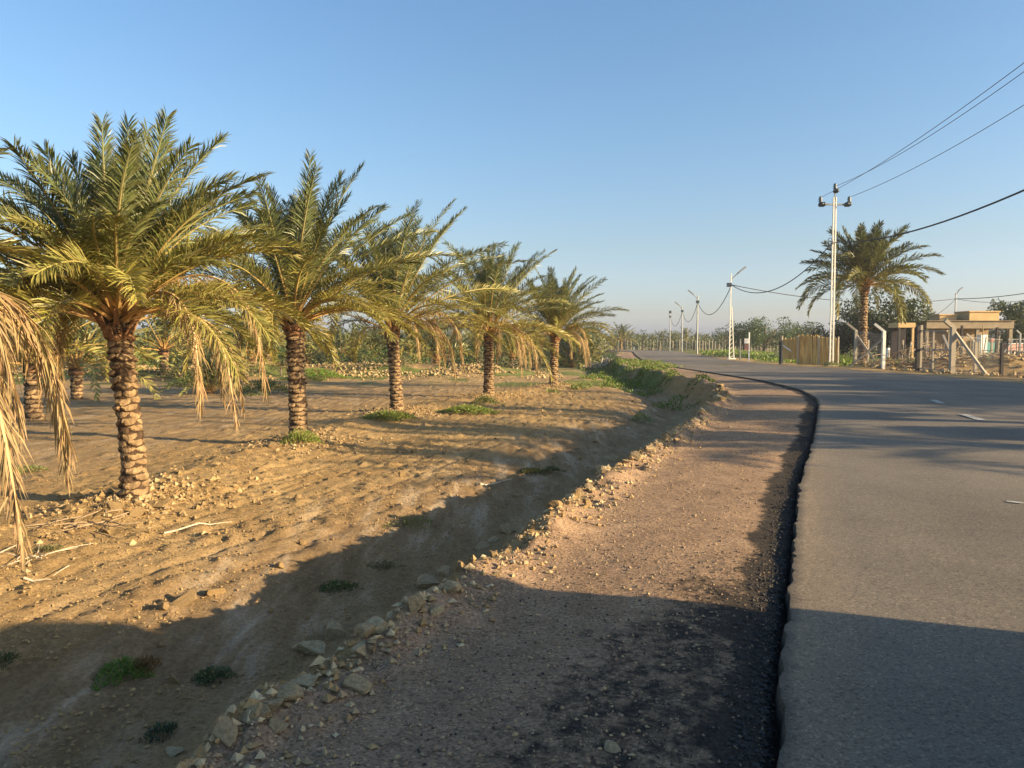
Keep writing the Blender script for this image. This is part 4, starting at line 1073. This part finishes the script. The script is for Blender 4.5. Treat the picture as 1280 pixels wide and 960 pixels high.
mb = MB(); mb.bar(gl(mid, 0.05), gl(mid, 2.15), .09); mb.bar(gl(g0, 2.15), gl(g1, 2.15), .07); mb.bar(gl(g0, 1.15), gl(mid, 1.12), .05); mb.bar(gl(mid, 1.15), gl(g1, 1.2), .06); mb.bar(gl(g0, .15), gl(g1, .15), .06)
mb.bar(gl(mid, .5), gl(g1, .95), .06); mb.bar(gl(g0, .1), gl(mid, .55), .05)
mb.build('gate_frame', M_CONC, gate)
mesh_panel(gate, g0, g1, 2.0, .14)
f2 = empty('wire_fence', (24, 38, 0), 0, 'chain link fence right of the gate with a long leaning concrete brace', 'fence')
p3 = (PX(1190, 38.3), 38.3); p4 = (PX(1252, 38.6), 38.6); p5 = (PX(1330, 36.5), 36.5)
bent_post(f2, *p3, 2.3, .22, .42, (-1, 0)); bent_post(f2, *p4, 1.7, .13, 0, m=M_DARKPOST); bent_post(f2, p4[0] + .18, p4[1] + 2.5, 1.6, .14, .0); bent_post(f2, *p5, 2.1, .16, .4, (-1, 0))
zp = Hs(*p3); brace(f2, (p3[0] + .1, p3[1], zp + 2.05), (PX(1233, 36.8), 36.8, Hs(PX(1233, 36.8), 36.8) + .05), .12)
brace(f2, (p3[0] + .15, p3[1] + .4, zp + 1.0), (p3[0] + 1.2, p3[1] + 3.0, zp + 1.9), .1)
mesh_panel(f2, p3, p4, 1.8, .15); mesh_panel(f2, p4, p5, 1.7, .15)
for (px, Y, h, w, arm, m, nm) in [(1158, 52, 2.1, .12, 0, M_CONC, 0), (1201, 45, 2.5, .10, 0, M_DARKPOST, 0), (1216, 52, 1.9, .14, .5, M_CONC, 0), (1239, 55, 1.9, .13, 0, M_PINK, 0), (1245, 46, 2.3, .12, 0, M_DARKPOST, 0), (1203, 56, 1.8, .13, .4, M_CONC, 0), (1223, 58, 1.8, .1, 0, M_CONC, 0), (1274, 58, 2.4, .12, .3, M_GALV, 0)]:
    x = PX(px, Y)
    lbs = {1158: 'thin concrete post seen through the gate', 1201: 'dark slim post behind the leaning brace', 1216: 'bent concrete post in the yard in front of the building', 1239: 'short post with faded red cap in the yard', 1245: 'dark slim post near the right end of the building', 1203: 'bent post leaning by the building front', 1223: 'thin post in the middle of the yard', 1274: 'grey metal post near the right edge of the view'}
    r = empty('fence_post', (x, Y, Hs(x, Y)), 0, lbs[px], 'post', 'posts standing in the yard')
    bent_post(r, x, Y, h, w, arm, (-1, 0), M_CONC if m is M_PINK else m, 'shaft')
    if m is M_PINK: mb = MB(); mb.box((0, 0, h), (.2, .2, .25)); mb.build('cap', M_PINK, r)

for i in range(16):
    px = 1128 + 150 * (i + rs.uniform(-.4, .4)) / 16; Y = rs.uniform(44, 62); x = PX(px, Y); h = rs.uniform(1.2, 2.1)
    r = empty('fence_post', (x, Y, Hs(x, Y)), 0, 'thin crooked stake among the rubble in the yard', 'post', 'crooked stakes in the yard')
    mb = MB(); mb.tube([(0, 0, -.2), (rs.uniform(-.05, .05), 0, h * .5), (rs.uniform(-.12, .12), 0, h)], .04, 6); mb.build('shaft', M_WOODP if i % 2 else M_DARKPOST, r)
for i, (px, Y, w, hh) in enumerate([(1170, 50, 1.0, .8), (1205, 54, 1.5, 1.0), (1222, 57, 1.2, .9), (1160, 58, 1.6, 1.2), (1262, 56, 1.6, .9), (1137, 47, .9, .5)]):
    tree(PX(px, Y), Y, hh, w, 900 + i, 'straggly dry green shrub growing in the yard rubble', [(.13, .14, .05), (.16, .13, .06)][i % 2], 'shrubs in the yard', low=0, per=110, leaf=.06, nclump=12, name='shrub', cat='shrub')
# reed screen
ra = (PX(977, 53.5), 53.5); rb = (PX(1047, 51.5), 51.5)
reed = empty('reed_fence', (ra[0], ra[1], Hs(*ra)), 0, 'golden reed screen fence left of the white power pole', 'fence')
o = Vector(reed.location); rg = np.random.default_rng(4); panels = 3
cuts = [0, .29, .66, 1.0]
for k in range(3):
    mb = MB(); n = 60
    for i in range(n):
        f = cuts[k] + (cuts[k + 1] - cuts[k]) * (i + .5) / n; x = ra[0] + (rb[0] - ra[0]) * f; y = ra[1] + (rb[1] - ra[1]) * f
        top = [1.75, 1.95, 1.85][k] + rg.normal(0, .05); x += rg.normal(0, .01); y += rg.normal(0, .012)
        mb.bar(Vector((x, y, Hs(x, y) + (.35 if k == 0 else -.02))) - o, Vector((x + rg.normal(0, .04), y, Hs(x, y) + top)) - o, .035, .03)
    mb.build('reed_panel', M_REED, reed)
mb = MB()
for f in (0, .29, .66, 1.0):
    x = ra[0] + (rb[0] - ra[0]) * f; y = ra[1] + (rb[1] - ra[1]) * f - .06; w = mb.bar(Vector((x, y, Hs(x, y) - .2)) - o, Vector((x, y, Hs(x, y) + 1.95)) - o, .08)
mb.build('post', M_WOODP, reed)
mb = MB(); x, y = ra[0] - .15, ra[1] - .1; mb.bar(Vector((x, y, Hs(x, y) - .2)) - o, Vector((x, y, Hs(x, y) + 2.0)) - o, .12); mb.build('corner_post', M_DARKPOST, reed)
x0, y0, z0 = ra[0] + .0, ra[1] - .2, Hs(*ra); mb = MB(); mb.bar(Vector((x0, y0, z0 + 1.3)) - o, Vector((x0 + 1.35, y0 - .3, z0 + .3)) - o, .1); mb.build('brace', M_POLE, reed)
mb = MB(); mb.tube([(PX(973, 50.5) + i * .15, 50.3 + .02 * i, Hs(PX(973, 50.5), 50.3) + .12 + .03 * math.sin(i)) for i in range(9)], .16, 8)
# road-side marker boards
for px, Y, lb, hh in [(936, 61, 'thin white marker post with small red board left of the reed screen', 2.3), (925, 64, 'bare thin stake left of the marker post', 1.8)]:
    x = PX(px, Y); r = empty('marker_post', (x, Y, Hs(x, Y)), 0, lb, 'marker post'); mb = MB(); mb.bar((0, 0, -.2), (0, 0, hh), .09); mb.build('shaft', M_WHITE if 'white' in lb else M_GALV, r)
    if 'board' in lb: mb = MB(); mb.box((-.22, -.06, 1.1), (.35, .03, .45)); mb.build('board', M_PINK, r); mb = MB(); mb.box((-.22, -.06, 1.6), (.35, .03, .4)); mb.build('board', M_WHITE, r)

# far fence of thin posts across the end of the road
ff = empty('post_fence', (0, 150, Hs(0, 150)), 0, 'long fence of thin pale posts across the far end of the road', 'fence')
for i in range(70):
    px = 728 + 280 * i / 69 + rs.uniform(-.7, .7); Y = 172 - 14 * i / 69 - (12 if i > 35 else 0) * (i - 35) / 34; x = PX(px, Y); z = Hs(x, Y) - ff.location.z; h = rs.uniform(2.0, 2.5)
    mb = MB(); mb.bar((x, Y - 150, z - .2), (x, Y - 150, z + h), .17); mb.build('post', M_CONC, ff)
wx = PX(808, 175); mb = MB(); mb.box((0, 0, .8), (1.2, 1.2, 1.6)); mb.box((0, 0, 1.66), (1.4, 1.4, .12)); mb.box((0, -.62, .6), (.4, .05, 1.1), mi=1)
hut = empty('hut', (wx, 190, Hs(wx, 190)), 0, 'tiny white hut beyond the end of the road', 'hut'); mb.build('wall', [M_WHITE, M_DARKROOM], hut)

# ------------------------------------------------------------------ low building
BX0, BX1, BY = PX(1143, 74), PX(1249, 74), 74
zb = Hs((BX0 + BX1) / 2, BY)
bld = empty('low_building', ((BX0 + BX1) / 2, BY, zb), 0, 'low flat roofed sand coloured building with two boxy roof rooms', 'building')
W = BX1 - BX0; hb = 3.5 - zb
mb = MB(); mb.box((.6, 4.0, (hb - .7) / 2), (W - 1.6, 5.0, hb - .7))
mb.build('wall', M_PLASTER, bld)
mb = MB(); mb.box((0, 2.5, hb - .35), (W, 9, .7)); mb.box((0, 2.4, hb + .02), (W + .1, 9.1, .05)); mb.build('roof_slab', M_SLAB, bld)
for f in (-.48, -.22, .1, .48):
    mb = MB(); mb.box((f * W, -1.7, (hb - .7) / 2 - .05), (.3, .3, hb - .7)); mb.build('column', M_SLAB, bld)
for (x, w, h, dep) in [(-2.4, 1.1, 1.9, 0), (.2, 1.4, 1.0, .9), (2.6, 1.0, 1.9, 0)]:
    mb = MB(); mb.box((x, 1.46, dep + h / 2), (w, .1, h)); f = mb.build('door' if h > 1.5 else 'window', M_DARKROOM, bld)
    mb = MB(); mb.bar((x - w / 2, 1.42, dep + h), (x + w / 2, 1.42, dep + h), .1); mb.bar((x - w / 2, 1.42, dep), (x - w / 2, 1.42, dep + h), .08); mb.bar((x + w / 2, 1.42, dep), (x + w / 2, 1.42, dep + h), .08); mb.build('frame', M_SLAB, f)
for (c0, c1, h, yy) in [(1173, 1194, .62, 3.0), (1210, 1247, .9, 2.2)]:
    Yd = BY + yy - 1.2; xa = PX(c0, Yd) - bld.location.x; xb = PX(c1, Yd) - bld.location.x
    mb = MB(); mb.box(((xa + xb) / 2, yy, hb + .07 + h / 2), (xb - xa, 2.4, h)); mb.box(((xa + xb) / 2, yy, hb + .1 + h), (xb - xa + .2, 2.6, .12)); mb.build('roof_room', M_PLASTERY, bld)
mb = MB(); mb.tube([(0, 0, 0), (0, 0, .7), (0, 0, .95)], [.5, .5, .15], 14)
tk = empty('water_tank', (PX(1238, 78), 79.2, zb + hb + .06), 0, 'dark rounded water tank behind the right roof room', 'water tank'); mb.build('shell', M_DKMETAL, tk)
mb = MB(); mb.tube([(0, 0, .93), (0, 0, 1.02)], [.18, .16], 10); mb.build('lid', M_DKMETAL, tk)
# kiosk left
kx = PX(1126, 69); kz = Hs(kx, 69)
ks = empty('canopy', (kx, 69, kz), 0, 'small yellow roofed canopy on posts left of the building', 'canopy')
mb = MB(); mb.box((0, 0, 3.25), (1.5, 1.8, .42)); mb.build('roof', M_PLASTERY, ks)
for sx in (-.6, .6):
    mb = MB(); mb.box((sx, -.75, 1.5), (.18, .18, 3.05)); mb.build('post', M_PLASTERY if sx > 0 else M_DARKPOST, ks)
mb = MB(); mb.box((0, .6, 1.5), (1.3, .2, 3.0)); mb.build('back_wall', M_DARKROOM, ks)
wx = PX(1111, 72); bb = empty('white_box', (wx, 72, Hs(wx, 72)), .2, 'white cabinet standing in the yard left of the canopy', 'cabinet'); mb = MB(); mb.box((0, 0, .6), (.6, .5, 1.2)); mb.build('body', M_WHITE, bb); mb = MB(); mb.box((0, -.27, .6), (.45, .03, .9)); mb.build('door', M_CONC, bb)
# clutter in front of building
wx = PX(1231, 70); cb = empty('cabinet', (wx, 70, Hs(wx, 70)), .1, 'white and teal cabinet standing against the building', 'cabinet')
mb = MB(); mb.box((-.35, 0, 1.2), (.6, .6, 2.4)); mb.build('body', M_WHITE, cb); mb = MB(); mb.box((.35, 0, .95), (.75, .55, 1.5)); mb.build('side_unit', M_TEAL, cb)
# pink trailer
wx = PX(1264, 72); tr = empty('cart', (wx, 72, Hs(wx, 72)), .1, 'faded pink cart with white legs at the right edge of the yard', 'cart')
mb = MB(); mb.box((0, 0, 1.25), (1.7, 1.2, .7), taper=.8); mb.build('body', M_PINK, tr)
mb = MB(); mb.box((0, 0, 1.63), (1.5, 1.1, .06)); mb.build('lid', M_WHITE, tr)
for sx in (-1, 1):
    for sy in (-1, 1): mb = MB(); mb.bar((sx * .7, sy * .5, 0), (sx * .7, sy * .5, .95), .1); mb.build('leg', M_WHITE, tr)
rb_ = empty('railing', (PX(1272, 66), 66, Hs(PX(1272, 66), 66)), 0, 'grey metal railing frame in front of the pink cart', 'railing')
mb = MB()
for z in (1.0, 2.0): mb.bar((-.9, 0, z), (2.2, 0, z), .07)
for x in (-.6, .5, 1.7): mb.bar((x, 0, 0), (x, 0, 2.2), .08)
mb.bar((-1.4, 0, .6), (-.5, 0, 1.9), .1)
mb.build('frame', M_GALV, rb_)

# ------------------------------------------------------------------ parked van behind right of the camera: casts the shadow over the foreground
van = empty('parked_van', (0, 0, 0), 0, 'white van parked across the road behind the camera', 'van')
VH = 2.35; VL = 6.4; VW = 1.95
prof = [(-VL, .45), (-VL, VH - .12), (-VL + .15, VH), (-1.3, VH), (-.25, 1.35), (0, 1.05), (0, .42)]
prof = [(-VL, .45), (-VL, VH - .12), (-VL + .15, VH), (-.5, VH), (-.12, VH - .2), (0, 1.3), (0, .42)]
mb = MB(); P = [(sx * VW / 2 * (.93 if z > 1.4 else 1), y, z) for sx in (-1, 1) for y, z in prof]; k = len(prof)
mb.add(P, [tuple(range(k)), tuple(range(2 * k - 1, k - 1, -1))] + [(i, k + i, k + (i + 1) % k, (i + 1) % k)[::1] for i in range(k)]); mb.build('body', M_VAN, van)
for sx in (-1, 1):
    for y0, y1 in ((-1.5, -.35), (-3.4, -1.7), (-5.6, -3.6)):
        mb = MB(); mb.box((sx * VW / 2 * .965, (y0 + y1) / 2, 1.72), (.06, y1 - y0, .62)); mb.build('window', M_GLASSD, van)
    for y in (-1.0, -5.3):
        mb = MB(); mb.tube([(sx * (VW / 2 - .12), y, .36), (sx * (VW / 2 + .02), y, .36)], .36, 20); w = mb.build('wheel', M_TYRE, van)
        mb = MB(); mb.tube([(sx * (VW / 2 + .0), y, .36), (sx * (VW / 2 + .03), y, .36)], .2, 16); mb.build('rim', M_GALV, w)
mb = MB(); mb.box((0, -.02, 1.75), (VW * .82, .06, .62), tilt=0); mb.build('windscreen', M_GLASSD, van)
vh = R(35)        # heading to the right of straight ahead
# near front corner at (6.1, 2.8)
cxn, cyn = 6.15, 2.72
ox = VW / 2 * math.cos(-vh); oy = VW / 2 * math.sin(-vh)
van.location = (cxn + VW / 2 * math.cos(vh), cyn - VW / 2 * math.sin(vh), .0)
van.rotation_euler = (0, 0, -vh)

# ------------------------------------------------------------------ haze over the plain
mb = MB(); mb.box((0, 150, 6.5), (900, 560, 19))
hz = mb.build('haze', bpy.data.materials.new('haze')); hz['kind'] = 'stuff'; hz['label'] = 'thin pale dust haze over the plain'
hm = hz.data.materials[0]; hm.use_nodes = True; hn, hl = nodes_of(hm); hn.remove(hn['Principled BSDF'])
pv = hn.new('ShaderNodeVolumePrincipled'); pv.inputs['Density'].default_value = .0004; pv.inputs['Color'].default_value = (.93, .93, .95, 1); pv.inputs['Anisotropy'].default_value = .2
hl.new(pv.outputs[0], hn['Material Output'].inputs['Volume'])
